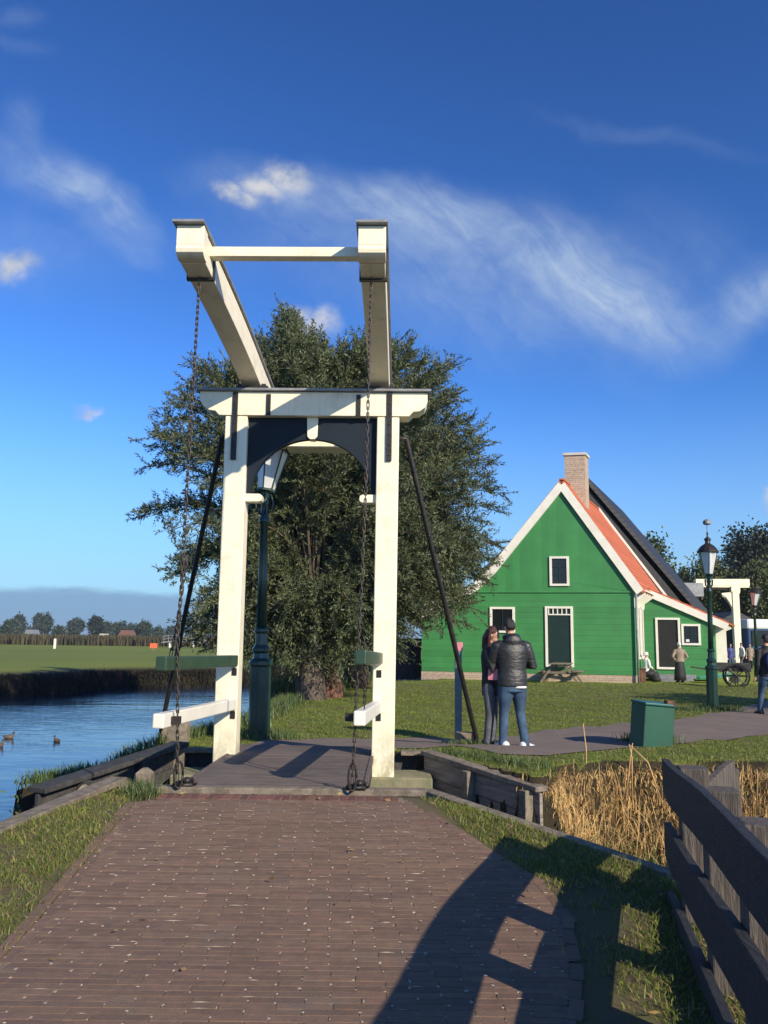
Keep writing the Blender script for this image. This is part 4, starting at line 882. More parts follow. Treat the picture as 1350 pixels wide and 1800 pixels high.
# picnic table and bench before the door
def plank_table(loc, rz):
    r = empty('picnic_table', loc, 'weathered wooden picnic table before the tall dark door', 'picnic table', rz=rz)
    mb = MB(); [mb.box((0, -.3 + i * .15, .74), (1.7, .135, .04)) for i in range(5)]; mb.build('tabletop', 'wood', r, bevel=.005)
    for s in (-1, 1): mb = MB(); [mb.box((0, s * .68 + j * .13 - .065, .45), (1.7, .12, .04)) for j in (0, 1)]; mb.build('seat', 'wood', r, bevel=.005)
    for x in (-.6, .6):
        mb = MB(); mb.bar((x, -.72, 0), (x, -.22, .72), .05, .09); mb.build('leg', 'wood', r); mb = MB(); mb.bar((x, .72, 0), (x, .22, .72), .05, .09); mb.build('leg', 'wood', r)
        mb = MB(); mb.box((x + .05, 0, .40), (.05, 1.5, .09)); mb.build('crossbar', 'wood', r)
    return r
q = atZ(985, 1199, 0); plank_table((q[0], q[1] - .2, 0), math.radians(70))
bn = empty('bench', (q[0] + 2.1, q[1] + .6, 0), 'plain wooden bench against the pale plinth', 'bench', rz=math.radians(-13))
mb = MB(); mb.box((0, 0, .44), (2.2, .3, .05)); mb.build('seat', 'wood', bn)
for x in (-.9, .9): mb = MB(); mb.box((x, 0, .2), (.07, .28, .42)); mb.build('leg', 'wood', bn)

# ------------------------------------------------------------------ people
def person(name_label, loc, face, H=1.75, arms=None, legs=None, head=(0, 0, 0), jacket='leather', trousers='jeans', shoes='shoe', hair='hairblack', longhair=False, skirt=None, cap=False,
           bulk_=1.0, seated=False, group=None, hood=False, extra=None, vox=.011, coat_hem=.0, lean=0.0, detail=True):
    """local frame: +y is where the person faces, +x is their right side"""
    r = empty('person', loc, name_label, 'person', group, rz=face); k = H / 1.75; r.scale = (k, k, k)
    hipz = .92 if not seated else .46
    L_ = legs or {}
    A_ = arms or {}
    def V3(p): return Vector(p)
    sh_z = hipz + .52; bw = bulk_
    ly = lean
    def sp(z): return ly * (z - hipz) / .55         # forward shift of the spine
    body = MB(); jk = MB(); tr = MB()
    # torso
    tors = [(hipz - .06, .155, .105), (hipz + .04, .160, .11), (hipz + .17, .145, .105), (hipz + .30, .160, .115), (hipz + .42, .180, .12), (hipz + .49, .175, .105), (hipz + .54, .11, .085), (hipz + .575, .062, .062)]
    body.loft([((0, sp(z), z), (a * bw * .93, 0, 0), (0, b * bw * .93, 0)) for z, a, b in tors])
    jt = [(hipz - .12 - coat_hem, .178, .13)] + [(z, a + .022, b + .024) for z, a, b in tors[:-1]] + [(hipz + .59, .078, .082)]
    if skirt is None and coat_hem == 0: jt[0] = (hipz - .07, .172, .125)
    jk.loft([((0, sp(z), z), (a * bw, 0, 0), (0, b * bw, 0)) for z, a, b in jt])
    neck = Vector((0, sp(hipz + .57) , hipz + .57)); hc = neck + Vector((head[0] * .12, .02 + head[1] * .12, .165))
    body.tube([neck - Vector((0, 0, .04)), neck + (hc - neck) * .5], [.062, .055], 12)
    # head, tilted
    Rh = Matrix.Rotation(head[2], 3, 'Z') @ Matrix.Rotation(-head[1], 3, 'X') @ Matrix.Rotation(head[0], 3, 'Y')
    body.ell(hc + Rh @ Vector((0, 0, .02)), (.074, .092, .098), Rh); body.ell(hc + Rh @ Vector((0, .022, -.055)), (.055, .062, .062), Rh)
    body.ell(hc + Rh @ Vector((0, .098, -.012)), (.013, .02, .022), Rh, 8, 6)            # nose
    for s in (-1, 1): body.ell(hc + Rh @ Vector((s * .076, -.005, -.005)), (.012, .022, .032), Rh, 8, 6)   # ears
    body.ell(hc + Rh @ Vector((0, .075, -.062)), (.026, .014, .009), Rh, 8, 6)
    # legs
    for s, key in ((-1, 'L'), (1, 'R')):
        hip = V3((s * .088, 0, hipz - .02)); kn, an = L_.get(key, ((s * .10, .02, .49), (s * .11, -.02, .09))); kn = V3(kn); an = V3(an)
        body.tube([hip, kn, an], [.078, .05, .036], 12)
        if skirt is None:
            m1 = hip.lerp(kn, .5); m2 = kn.lerp(an, .4)
            tr.tube([hip + Vector((0, 0, .07)), hip - Vector((0, 0, .06)), m1, kn, m2, an.lerp(kn, .1), an - Vector((0, 0, .035))], [.085 * bw, .098 * bw, .086 * bw, .068, .066, .060, .066], 14)
        ft_ = L_.get('t' + key, 0.0); Rf = Matrix.Rotation(ft_, 3, 'Z'); sm = MB()
        body.ell(an + Rf @ Vector((0, .04, -.035)), (.034, .085, .03), Rf)
        sm.loft([(an + Rf @ Vector((0, y, -.09 + h_ / 2 + .0)), Rf @ Vector((w_, 0, 0)), Vector((0, 0, h_ / 2))) for y, w_, h_ in ((-.095, .025, .07), (-.085, .042, .11), (-.03, .050, .13), (.05, .052, .105), (.12, .056, .08), (.175, .045, .065), (.20, .02, .05))])
        if not (skirt and not detail): sm.build('shoe', shoes, r, smooth=True)
    if skirt is None:
        tr.loft([((0, 0, z), (a * bw, 0, 0), (0, b * bw, 0)) for z, a, b in ((hipz - .14, .15, .115), (hipz - .04, .168, .122), (hipz + .06, .155, .112))])
        tr.build('trousers', trousers, r, remesh=vox, smooth_it=2)
    elif not seated:
        sk = MB(); seg = 40; vs = []; zs = [(hipz + .08, .15, .11), (hipz - .02, .19, .16), (hipz - .3, .225, .20), (hipz - .6, .25, .22), (.10, .265, .235)]
        for z, a, b in zs:
            for q_ in range(seg): t = 2 * PI * q_ / seg; f_ = 1 + .045 * math.sin(9 * t) * (hipz - z); vs.append((a * f_ * math.cos(t), b * f_ * math.sin(t), z))
        sk.add(vs, [(i * seg + q_, i * seg + (q_ + 1) % seg, (i + 1) * seg + (q_ + 1) % seg, (i + 1) * seg + q_) for i in range(4) for q_ in range(seg)] + [tuple(range(seg)), tuple(range(4 * seg, 5 * seg))]); sk.build('skirt', skirt, r, smooth=True)
    else:
        sk = MB(); sk.ell((0, .18, .36), (.30, .36, .20)); sk.ell((0, .42, .24), (.28, .24, .26)); sk.ell((0, .48, .10), (.30, .26, .12)); sk.build('skirt', skirt, r, remesh=.03, smooth_it=3)
    # arms and hands
    for s, key in ((-1, 'L'), (1, 'R')):
        sh = V3((s * .178 * bw, sp(sh_z), sh_z - .035)); el, wr = A_.get(key, ((s * .25, -.03, hipz + .18), (s * .26, .05, hipz - .06))); el = V3(el); wr = V3(wr)
        body.tube([sh, el, wr], [.045, .038, .027], 10)
        jk.tube([sh - Vector((s * .06, 0, -.01)), sh, sh.lerp(el, .5), el, el.lerp(wr, .5), wr.lerp(el, .06)], [.066 * bw, .072 * bw, .064 * bw, .058 * bw, .050, .043], 12)
        d = (wr - el).normalized(); cen = wr + d * .055; _, sd_, up_ = basis(d, (0, 1, .3))
        pal = Matrix((sd_, up_, d)).transposed(); body.ell(cen, (.038, .018, .052), pal)
        for fi in range(4):
            o_ = (fi - 1.5) * .019; b0 = wr + d * .085 + sd_ * o_; ln = (.055, .068, .072, .058)[fi]
            b1 = b0 + d * ln * .55 + up_ * .006; b2 = b1 + d * ln * .35 + up_ * .022 ; body.tube([b0, b1, b2], [.0095, .0088, .0072], 8)
        t0 = wr + d * .025 + sd_ * (-s) * .03; body.tube([t0, t0 + d * .03 + sd_ * (-s) * .022, t0 + d * .058 + sd_ * (-s) * .024 + up_ * .01], [.012, .0105, .0085], 8)
    body.build('body', 'skin', r, remesh=.0075 if detail else .013, smooth_it=1)
    if hood: jk.ell((0, -.105 + sp(sh_z), sh_z + .035), (.12, .06, .09)); jk.tube([Vector((.105 * math.cos(t), .02 + .095 * math.sin(t) + sp(sh_z), sh_z + .085 - .03 * math.sin(t))) for t in np.linspace(-.3 - PI, .3, 12)], .026, 8)
    else: jk.tube([Vector((.068 * math.cos(t), sp(sh_z) + .068 * math.sin(t), sh_z + .075)) for t in np.linspace(0, 2 * PI, 14)], .02, 8)
    jk.build('jacket', jacket, r, remesh=vox, smooth_it=4)
    # eyes
    if detail:
        for s in (-1, 1): ey = MB(); ey.ell(hc + Rh @ Vector((s * .03, .085, .012)), (.011, .006, .006), Rh, 8, 6); ey.build('eye', 'hairblack', r)
    hm = MB()
    if cap:
        hm.ell(hc + Rh @ Vector((0, -.02, .045)), (.088, .10, .095), Rh); hm.ell(hc + Rh @ Vector((0, -.10, .02)), (.055, .05, .06), Rh); hm.build('linen_cap', 'cap', r, remesh=.014, smooth_it=1)
    else:
        hm.ell(hc + Rh @ Vector((0, -.014, .042)), (.081, .096, .086), Rh); hm.ell(hc + Rh @ Vector((0, -.045, .0)), (.074, .060, .062), Rh)
        for i in range(14): t = rng.uniform(0, 2 * PI); e = rng.uniform(.3, 1.4); hm.ell(hc + Rh @ Vector((.078 * math.cos(t) * math.cos(e), -.01 + .09 * math.sin(t) * math.cos(e), .05 + .085 * math.sin(e))), (.014, .014, .012), Rh, 8, 6)
        if longhair:
            for s in (-1, 1): hm.tube([hc + Rh @ Vector((s * .065, -.02, .06)), hc + Rh @ Vector((s * .085, -.015, -.04)), hc + Rh @ Vector((s * .085, .0, -.15)), hc + Rh @ Vector((s * .075, .02, -.27))], [.022, .026, .026, .014], 10)
            hm.tube([hc + Rh @ Vector((0, -.07, .05)), hc + Rh @ Vector((0, -.10, -.08)), hc + Rh @ Vector((0, -.10, -.25))], [.055, .066, .04], 10)
        hm.build('hair', hair, r, remesh=.009 if detail else .014, smooth_it=1)
    return r, k
# the couple: he turns his back to the camera, she stands at his left facing him
zg = .10
q = atZ(902, 1318, zg)
man, k_ = person('man in black leather jacket and blue jeans, back to the camera, head bowed', (q[0], q[1], zg), math.radians(8), H=1.79, bulk_=1.16,
    arms={'L': ((-.27, .10, 1.14), (-.08, .30, 1.17)), 'R': ((.315, .05, 1.13), (.13, .30, 1.14))}, legs={'L': ((-.115, .04, .49), (-.135, .02, .09)), 'R': ((.115, .03, .50), (.15, -.07, .09)), 'tL': .5, 'tR': -1.0},
    head=(-.05, .38, .15), hood=True, lean=.03)
mb = MB(); mb.loft([((.07, -.04, z), (.11, 0, 0), (0, .12, 0)) for z in (.835, .86)]); mb.build('shirt_hem', 'cap', man)
q2 = atZ(876, 1309, zg)
woman, k_ = person('woman with long red brown hair in black coat, hand raised to her cheek', (q2[0] - .15, q2[1] - .30, zg), math.radians(-112), H=1.68, bulk_=.95, jacket='blackcloth', trousers='greyjeans', shoes='darkshoe', hair='hairred', longhair=True,
    arms={'R': ((.24, .10, 1.13), (.14, .16, 1.40)), 'L': ((-.20, .06, 1.16), (-.05, .28, 1.10))}, head=(.05, .25, -.15), coat_hem=.05)
mb = MB((0, 0, 0)); mb.box((0, 0, 0), (.05, .14, .15)); mb.tube([(0, -.06, .07), (0, -.03, .2), (0, .03, .2), (0, .06, .07)], .006, 6)
hb = mb.build('handbag', 'pink', None, bevel=.02, seg=3); p = atY(867, 1186, q2[1] - .50); hb.location = tuple(p); hb.rotation_euler = (0, .1, math.radians(70)); tag(hb, 'small pink handbag held between the couple', 'handbag')
# costumed woman at the lean-to, seated woman at its corner
q = atZ(1196, 1200, 0)
person('woman in white cap, tan jacket and long black skirt, hands on hips', (q[0], q[1], 0), math.radians(5), H=1.62, bulk_=1.08, jacket='tan', skirt='blackcloth', cap=True, shoes='darkshoe',
    arms={'L': ((-.34, -.06, 1.14), (-.19, .02, .98)), 'R': ((.34, -.06, 1.14), (.19, .02, .98))}, vox=.014)
q = atZ(1142, 1200, 0)
person('seated woman in white cap and black skirt at the house corner', (q[0] + .0, q[1] + .5, .02), math.radians(-75), H=1.6, jacket='cap', skirt='blackcloth', cap=True, shoes='darkshoe', seated=True, lean=.06,
    legs={'L': ((-.1, .42, .46), (-.1, .46, .09)), 'R': ((.1, .42, .46), (.1, .46, .09))}, arms={'L': ((-.24, .08, .68), (-.08, .3, .60)), 'R': ((.24, .08, .68), (.08, .3, .60))}, vox=.014, detail=False)
bk = empty('planter_crate', (q[0] - .45, q[1] - .0, 0), 'brown wooden crate beside the seated woman', 'crate'); mb = MB(); mb.box((0, 0, .27), (.5, .4, .54)); mb.box((0, 0, .56), (.56, .46, .04)); mb.build('crate_boards', 'barkred', bk, bevel=.01)
wb = empty('wheelbarrow', (q[0] + 3.0, q[1] + .3, 0), 'low teal handcart in front of the lean-to wall', 'handcart')
mb = MB(); mb.bar((-.9, 0, .2), (.5, 0, .30), .4, .05); mb.bar((-.9, .2, .2), (.5, .25, .42), .04, .05); mb.bar((-.9, -.2, .2), (.5, -.25, .42), .04, .05); mb.build('cart_tray', 'teal', wb, bevel=.01)
mb = MB(); mb.lathe([(.03, -.03), (.2, -.03), (.2, .03), (.03, .03)], (.62, 0, .2), 16, Matrix.Rotation(PI / 2, 3, 'X')); mb.build('wheel', 'iron', wb)
# strollers far off and the walker at the frame edge
def walker(lab, px, Y, zf_, face, H, **kw): p = atY(px, 1150, Y); return person(lab, (p[0], Y, zf_), face, H=H, vox=.018, detail=False, **kw)
step_ = {'L': ((-.09, .14, .50), (-.10, .20, .09)), 'R': ((.09, .02, .50), (.10, -.25, .13))}
walker('distant walker in white top and grey trousers, in mid stride', 1304, 56, -.05, math.radians(100), 1.72, jacket='cap', trousers='greyjeans', shoes='darkshoe', legs=step_)
walker('distant walker in pale coat beside the white one', 1318, 57, -.05, math.radians(170), 1.68, jacket='tan', trousers='blackcloth', shoes='darkshoe', coat_hem=.2)
walker('distant person in red top behind the porch post', 1271, 50, -.05, math.radians(20), 1.7, jacket='pink', trousers='jeans', shoes='darkshoe')
walker('distant person in dark blue between the porch and the white bridge', 1284, 53, -.05, math.radians(190), 1.66, jacket='blueback', trousers='jeans', shoes='darkshoe')
q = atZ(1352, 1258, 0)
ed, _k = person('walker in dark jacket and blue backpack cut off by the right photo edge', (q[0] + .02, q[1], 0), math.radians(10), H=1.8, bulk_=1.12, jacket='blackcloth', trousers='jeans', shoes='darkshoe', legs=step_)
mb = MB(); mb.ell((0, -.22, 1.24), (.16, .10, .23)); mb.ell((0, -.28, 1.14), (.12, .07, .12)); bp = mb.build('backpack', 'blueback', None, remesh=.015, smooth_it=3); bp.location = (q[0], q[1], 0); bp.rotation_euler = (0, 0, math.radians(10)); tag(bp, 'blue purple backpack on the walker at the right edge', 'backpack')

# ------------------------------------------------------------------ second white drawbridge, shed, bus, cart
db2 = empty('drawbridge', (25, 60, 0), 'small distant white drawbridge at the right', 'drawbridge'); OD = (25, 60, 0)
pA = atY(1222, 1024, 60); pB = atY(1316, 1024, 60); pC = atY(1297, 1150, 60)
mb = MB(OD); mb.bar(pA, pB, .35, .48); mb.build('balance_beam', 'cream', db2); mb = MB(OD); mb.bar(pA + np.array([.78, 1.9, 0]), pB + np.array([.78, 1.9, 0]), .35, .48); mb.build('balance_beam', 'cream', db2)
p0 = atY(1201, 1034, 60); mb = MB(OD); mb.box((p0[0] + .6, 60.95, p0[2] - .1), (1.5, 2.4, .95)); mb.build('counterweight', 'lead', db2)
mb = MB(OD); mb.box(((pA[0] + pC[0]) / 2 + .1, 60.95, pA[2] - .38), (pC[0] - pA[0] - .2, 1.7, .14)); mb.build('underside_shade', 'shed', db2)  # dark box standing in for the shaded underside between beam and post
for dy, dxx in ((0, 0), (1.9, .78)):
    mb = MB(OD); mb.box((pC[0] + dxx, 60 + dy, pA[2] / 2 - .15), (.46, .35, pA[2] - .2)); mb.box((pC[0] + dxx, 60 + dy, pA[2] - .45), (.62, .4, .35)); mb.build('post', 'cream', db2)
    mb = MB(OD); x0 = pC[0] - .23 + dxx; z1 = pA[2] - .75; pts = [(0, -1.1), (0, .1), (-.75, .02), (-.72, -.08), (-.45, -.25), (-.22, -.6)]; mb.prism(pts, (x0, 59.9 + dy, z1), (1, 0, 0), (0, 0, 1), (0, 1, 0), .2); mb.build('bracket', 'cream', db2)
shd = empty('shed', (28, 66, 0), 'brown board shed behind the white drawbridge post', 'shed'); OS2 = (28, 66, 0)
a = atY(1278, 1100, 66); b = atY(1312, 1080, 66)
mb = MB(OS2); mb.box(((a[0] + b[0]) / 2, 68, 1.6), (b[0] - a[0] + .5, 4, 3.3)); mb.build('wall', 'shed', shd)
mb = MB(OS2); mb.prism([(-1.7, 0), (1.7, 0), (0, .9)], ((a[0] + b[0]) / 2, 65.8, 3.25), (1, 0, 0), (0, 0, 1), (0, 1, 0), 4.4); mb.build('roof', 'blackroof', shd)
bus = empty('parked_coach', (31, 64, 0), 'white and blue coach parked at the right edge', 'coach'); OC = (31, 64, 0)
a = atY(1316, 1140, 64); zt = atY(1330, 1090, 64)[2]
mb = MB(OC); mb.box((a[0] + 3, 66, .35 + zt / 2), (6, 4, zt - .7 - .9)); mb.build('body', 'busblue', bus, bevel=.1)
mb = MB(OC); mb.box((a[0] + 3, 66, zt - .3), (6.1, 4.1, .75)); mb.build('roof_band', 'cap', bus, bevel=.15)
mb = MB(OC); mb.box((a[0] + 3, 63.96, zt - 1.35), (5.5, .08, 1.15)); mb.build('windscreen', 'glass', bus, bevel=.03)
for x in (1.0, 5.0): mb = MB(OC); mb.lathe([(.1, -.15), (.48, -.15), (.48, .15), (.1, .15)], (a[0] + x, 64.2, .48), 20, Matrix.Rotation(PI / 2, 3, 'X')); mb.build('wheel', 'iron', bus)
q = atZ(1290, 1208, 0); ct = empty('farm_cart', (q[0], q[1], 0), 'dark wooden cart with wheels in the shade right of the lean-to', 'cart', rz=-.3)
mb = MB(); mb.box((0, 0, .62), (1.2, .7, .07)); [mb.box((0, s * .35, .78), (1.2, .04, .25)) for s in (-1, 1)]; mb.build('cart_bed', 'wooddark', ct, bevel=.01)
for s in (-1, 1):
    wm = MB(); c = Vector((.1, s * .45, .42)); wm.tube([c + Vector((.42 * math.cos(t), 0, .42 * math.sin(t))) for t in np.linspace(0, 2 * PI, 25)], .035, 6)
    for j in range(8): wm.tube([c, c + Vector((.42 * math.cos(j * PI / 4), 0, .42 * math.sin(j * PI / 4)))], .018, 6)
    wm.build('wheel', 'iron', ct)
mb = MB(); mb.bar((-.6, .25, .6), (-1.5, .28, .72), .05, .05); mb.bar((-.6, -.25, .6), (-1.5, -.28, .72), .05, .05); mb.build('shafts', 'wooddark', ct)

# ------------------------------------------------------------------ foliage
def leaves_mesh(P, D, L_, W_, curl=0.0):
    """leaf blades: P base points, D directions, lengths, widths -> diamonds of two triangles (one quad)"""
    n = len(P); r_ = rng.normal(size=(n, 3)); S = np.cross(D, r_); S /= np.linalg.norm(S, axis=1)[:, None] + 1e-9
    L_ = np.asarray(L_)[:, None] if np.ndim(L_) else L_; W_ = np.asarray(W_)[:, None] if np.ndim(W_) else W_
    mid = P + D * L_ * .45
    V = np.stack([P, mid + S * W_ / 2, P + D * L_, mid - S * W_ / 2], 1).reshape(-1, 3)
    return V, np.arange(n * 4).reshape(-1, 4)
def bez(a, b, c, t): return a * (1 - t) ** 2 + 2 * b * t * (1 - t) + c * t * t
sil = [(490, 552), (510, 548), (535, 570), (560, 598), (600, 602), (640, 598), (690, 600), (712, 585), (735, 620), (765, 645), (795, 642), (815, 700), (850, 738), (868, 780), (862, 840), (892, 878), (872, 925), (878, 960), (852, 1000), (862, 1030), (835, 1070), (800, 1095), (750, 1118), (700, 1150), (640, 1165), (560, 1168), (500, 1165), (440, 1160), (375, 1145), (325, 1128), (305, 1085), (300, 1045), (275, 1000), (250, 955), (238, 885), (262, 850), (248, 772), (290, 725), (322, 670), (345, 632), (400, 640), (440, 625), (458, 580)]
silW = np.array([[atY(x, y, 23.5)[0], atY(x, y, 23.5)[2]] for x, y in sil])
def willow(label, base, headz, n_sh, sx_rng, seed, trunk_r, mat_t='bark', leafn=42, twigs=44, dy0=0.0):
    rg = np.random.default_rng(seed)
    r = empty('willow_tree', base, label, 'tree', 'pollard willows beyond the bridge'); B = np.array(base)
    mb = MB(base); pts = []; nz = 9
    seg = 18; vs = []
    for i in range(nz):
        z = headz * i / (nz - 1) - .15; rr = trunk_r * (1.28 - .45 * (i / (nz - 1)) + .45 * max(0, i / (nz - 1) - .62) * 2.2 + (.35 if i == 0 else 0))
        for k in range(seg):
            a = 2 * PI * k / seg; q_ = rr * (1 + .10 * math.sin(3 * a + i * .5 + seed) + .06 * math.sin(7 * a + i * 1.3)); vs.append((B[0] + q_ * math.cos(a) + .06 * math.sin(i), B[1] + q_ * math.sin(a), B[2] + z))
    mb.add(vs, [(i * seg + k, i * seg + (k + 1) % seg, (i + 1) * seg + (k + 1) % seg, (i + 1) * seg + k) for i in range(nz - 1) for k in range(seg)] + [tuple(range((nz - 1) * seg, nz * seg))])
    mb.build('trunk', mat_t, r, smooth=True)
    cen = np.array([-1.5, 3.6]); limb = MB(base); LP = []; LD = []; TW = []
    head = B + np.array([0, 0, headz])
    for j in range(n_sh):
        # end point: somewhere inside the outline of the crown, at its own depth
        for _ in range(60):
            k = rg.integers(len(silW)); f = rg.random(); o = silW[k] * (1 - f) + silW[(k + 1) % len(silW)] * f
            s_ = rg.uniform(.1, .99) ** .42
            e = cen + (o - cen) * s_
            if sx_rng[0] < e[0] < sx_rng[1]: break
        yd = math.sqrt(max(0, 1 - s_ ** 2.2)) * 3.6 * (1 if rg.random() < .5 else -1) * rg.uniform(.5, 1.0)
        end = np.array([e[0], 23.5 + dy0 + yd, max(e[1], .7)]); end[0] = end[0] * (end[1] / 23.5); end[2] = 1.6 + (end[2] - 1.6) * (end[1] / 23.5)
        st = head + np.array([rg.normal() * trunk_r * .5, rg.normal() * trunk_r * .5, rg.uniform(-.3, .1)])
        d = end - st; ctl = st + np.array([d[0] * .42, d[1] * .42, max(d[2], 0) * .65 + 1.1 + .25 * np.hypot(d[0], d[1])])
        ts = np.linspace(0, 1, 9); C = np.array([bez(st, ctl, end, t) for t in ts])
        limb.tube([tuple(p) for p in C], list(np.linspace(.065, .008, 9)), 5, cap=False)
        for _ in range(1 if s_ > .86 else 0):      # thin sprigs that stand clear of the outline
            td = (C[-1] - C[-2]); td /= np.linalg.norm(td); td = td + rg.normal(size=3) * .35 + np.array([0, 0, .25]); td /= np.linalg.norm(td); tl = rg.uniform(.3, .75); m_ = int(55 * tl)
            q_ = np.linspace(0, 1, m_)[:, None]; LP.append(C[-1] + td * tl * q_); dl = td + rg.normal(size=(m_, 3)) * .5; LD.append(dl / np.linalg.norm(dl, axis=1)[:, None]); limb.tube([tuple(C[-1]), tuple(C[-1] + td * tl)], [.009, .003], 4, cap=False)
        ln = np.linalg.norm(np.diff(C, axis=0), axis=1).sum(); nt_ = int(twigs * (.5 + ln / 8))
        for _ in range(nt_):
            t = rg.uniform(.22, 1.0) ** .8; p = bez(st, ctl, end, t); dr = bez(st, ctl, end, min(1, t + .03)) - bez(st, ctl, end, t - .03); dr /= np.linalg.norm(dr)
            td = dr * rg.uniform(.3, 1.0) + rg.normal(size=3) * .55 + np.array([0, 0, .22]); td /= np.linalg.norm(td); tl = rg.uniform(.25, .85) * (1.15 - .35 * t)
            m_ = max(6, int(leafn * tl * 1.6)); q_ = np.linspace(.05, 1, m_)[:, None]
            droop = -0.18 * tl * q_ ** 2 * np.array([[0, 0, 1.0]]) * rg.uniform(-.3, 1.2)
            P = p + td * tl * q_ + droop + rg.normal(size=(m_, 3)) * .03; LP.append(P)
            dl = td + rg.normal(size=(m_, 3)) * .6 + np.array([0, 0, -.05]); dl /= np.linalg.norm(dl, axis=1)[:, None]; LD.append(dl)
    for j in range(55):          # low sprays that hang round the head of the trunk
        a = rg.uniform(0, 2 * PI); rr = rg.uniform(.5, 2.3); p = head + np.array([rr * math.cos(a), rr * math.sin(a), rg.uniform(-.55, .9)])
        for _ in range(7):
            td = np.array([rg.normal() * .6, rg.normal() * .6, -.55]); td /= np.linalg.norm(td); tl = rg.uniform(.3, .8); m_ = 24; q_ = np.linspace(0, 1, m_)[:, None]
            P = p + rg.normal(size=3) * .3 + td * tl * q_ + rg.normal(size=(m_, 3)) * .04; LP.append(P); dl = td + rg.normal(size=(m_, 3)) * .6; LD.append(dl / np.linalg.norm(dl, axis=1)[:, None])
    limb.build('limbs', 'twig', r)
    P = np.concatenate(LP); D = np.concatenate(LD); keep = P[:, 2] > .45
    P = P[keep]; D = D[keep]; V, F = leaves_mesh(P - B, D, rg.uniform(.085, .15, len(P)), rg.uniform(.024, .038, len(P)))
    bulk('crown', V, F, 'leaf', r); return len(P)
NL = 0
q = atZ(543, 1231, 0); NL += willow('big pollard willow with pale split trunk, nearest the water', (q[0], q[1], -.02), 1.9, 230, (-7.5, 1.8), 11, .34)
q = atZ(578, 1226, 0); NL += willow('pollard willow with reddish trunk right beside the pale one', (q[0], q[1], -.02), 1.85, 170, (-3.5, 5), 12, .27, 'barkred', dy0=.6)
q = atZ(622, 1207, 0); NL += willow('pollard willow set back behind the other two', (q[0], q[1], -.02), 2.2, 130, (-3.5, 5), 13, .34, 'barkred', dy0=3.2)
print('willow leaves', NL)

def tree(label, base, blobs, n, ls, mat, trunk_h, trunk_r, group, name='tree', trunk=True):
    """crown of many leaf clusters inside a set of ellipsoids (centre offsets and radii)"""
    r = empty(name, base, label, 'tree', group); P = []; W_ = np.array([b[3] * b[4] * b[5] for b in blobs]); W_ = W_ / W_.sum()
    for b, wgt in zip(blobs, W_):
        m_ = max(3, int(n * wgt / 16)); u = rng.normal(size=(m_, 3)); u /= np.linalg.norm(u, axis=1)[:, None]; rad = rng.random(m_) ** .3
        cc = np.array(b[:3]) + u * rad[:, None] * np.array(b[3:6]); c = np.repeat(cc, 16, 0) + rng.normal(size=(m_ * 16, 3)) * ls * (1.5 if ls < .6 else .7); P.append(c)
    P = np.concatenate(P); D = rng.normal(size=P.shape); D /= np.linalg.norm(D, axis=1)[:, None]
    V, F = leaves_mesh(P, D, ls * rng.uniform(.7, 1.3, len(P)), ls * .62); bulk('crown', V, F, mat, r)
    if trunk:
        mb = MB(); mb.tube([(0, 0, -.2), (0, 0, trunk_h * .5), (.1 * trunk_r, 0, trunk_h)], [trunk_r * 1.2, trunk_r, trunk_r * .6], 8)
        for b in blobs[:5]: mb.tube([(0, 0, trunk_h * .7), (b[0] * .7, b[1] * .7, b[2])], [trunk_r * .5, trunk_r * .15], 6)
        mb.build('trunk', 'bark', r)
    return r
def tree_px(label, x0, x1, ytop, Y, n, ls, mat, group, ybase=1125, gz=0.0, name='tree', nb=7, low=.25, depth=.8):
    a = atY(x0, ybase, Y); b = atY(x1, ybase, Y); zt = atY((x0 + x1) / 2, ytop, Y)[2] - gz; w_ = (b[0] - a[0]) / 2; cx = (a[0] + b[0]) / 2
    bl_ = [(0, 0, zt * .62, w_ * .62, w_ * depth * .6, zt * .36)]
    for i in range(nb):
        t = rng.uniform(0, 2 * PI); zz = rng.uniform(low + .1, .82); rr = (1 - abs(zz - .5) * 1.1) * w_ * .62
        bl_.append((rr * math.cos(t), rr * math.sin(t) * depth, zt * zz, w_ * rng.uniform(.28, .45), w_ * rng.uniform(.28, .45) * depth, zt * rng.uniform(.13, .2)))
    bl_.append((rng.uniform(-.15, .15) * w_, 0, zt * .86, w_ * .35, w_ * .3, zt * .14))
    return tree(label, (cx, Y, gz), bl_, n, ls, mat, zt * .55, max(.12, w_ * .06), group, name)
G1 = 'trees behind the houses'
tree_px('bushy olive tree rising behind the black roof', 1118, 1190, 945, 74, 9000, .32, 'leafb', G1)
tree_px('low olive tree left of the sensor lamp', 1172, 1240, 1000, 84, 5000, .34, 'leafb', G1)
tree_px('large dark green tree at the right edge', 1262, 1420, 925, 95, 22000, .42, 'leafd', G1, nb=12)
tree_px('yellowish tree behind the white drawbridge beam', 1205, 1300, 978, 80, 12000, .30, 'leafb', G1, low=.05)
tree_px('olive green tree above the coach', 1285, 1400, 985, 78, 12000, .30, 'leafb', G1, low=.1)
tree('broad tree outside the right photo edge that shades the lawn', (17.9, 14.6, 0), [(0, 0, 5.6, 2.6, 2.6, 2.1), (1.2, .6, 4.6, 1.5, 1.4, 1.2), (-1.0, -.8, 4.7, 1.4, 1.3, 1.1), (.2, 1.2, 6.6, 1.2, 1.2, 1.0), (.6, -1.3, 5.4, 1.3, 1.2, 1.1)], 16000, .16, 'leafb', 3.6, .22, None)
G2 = 'trees far beyond the field'
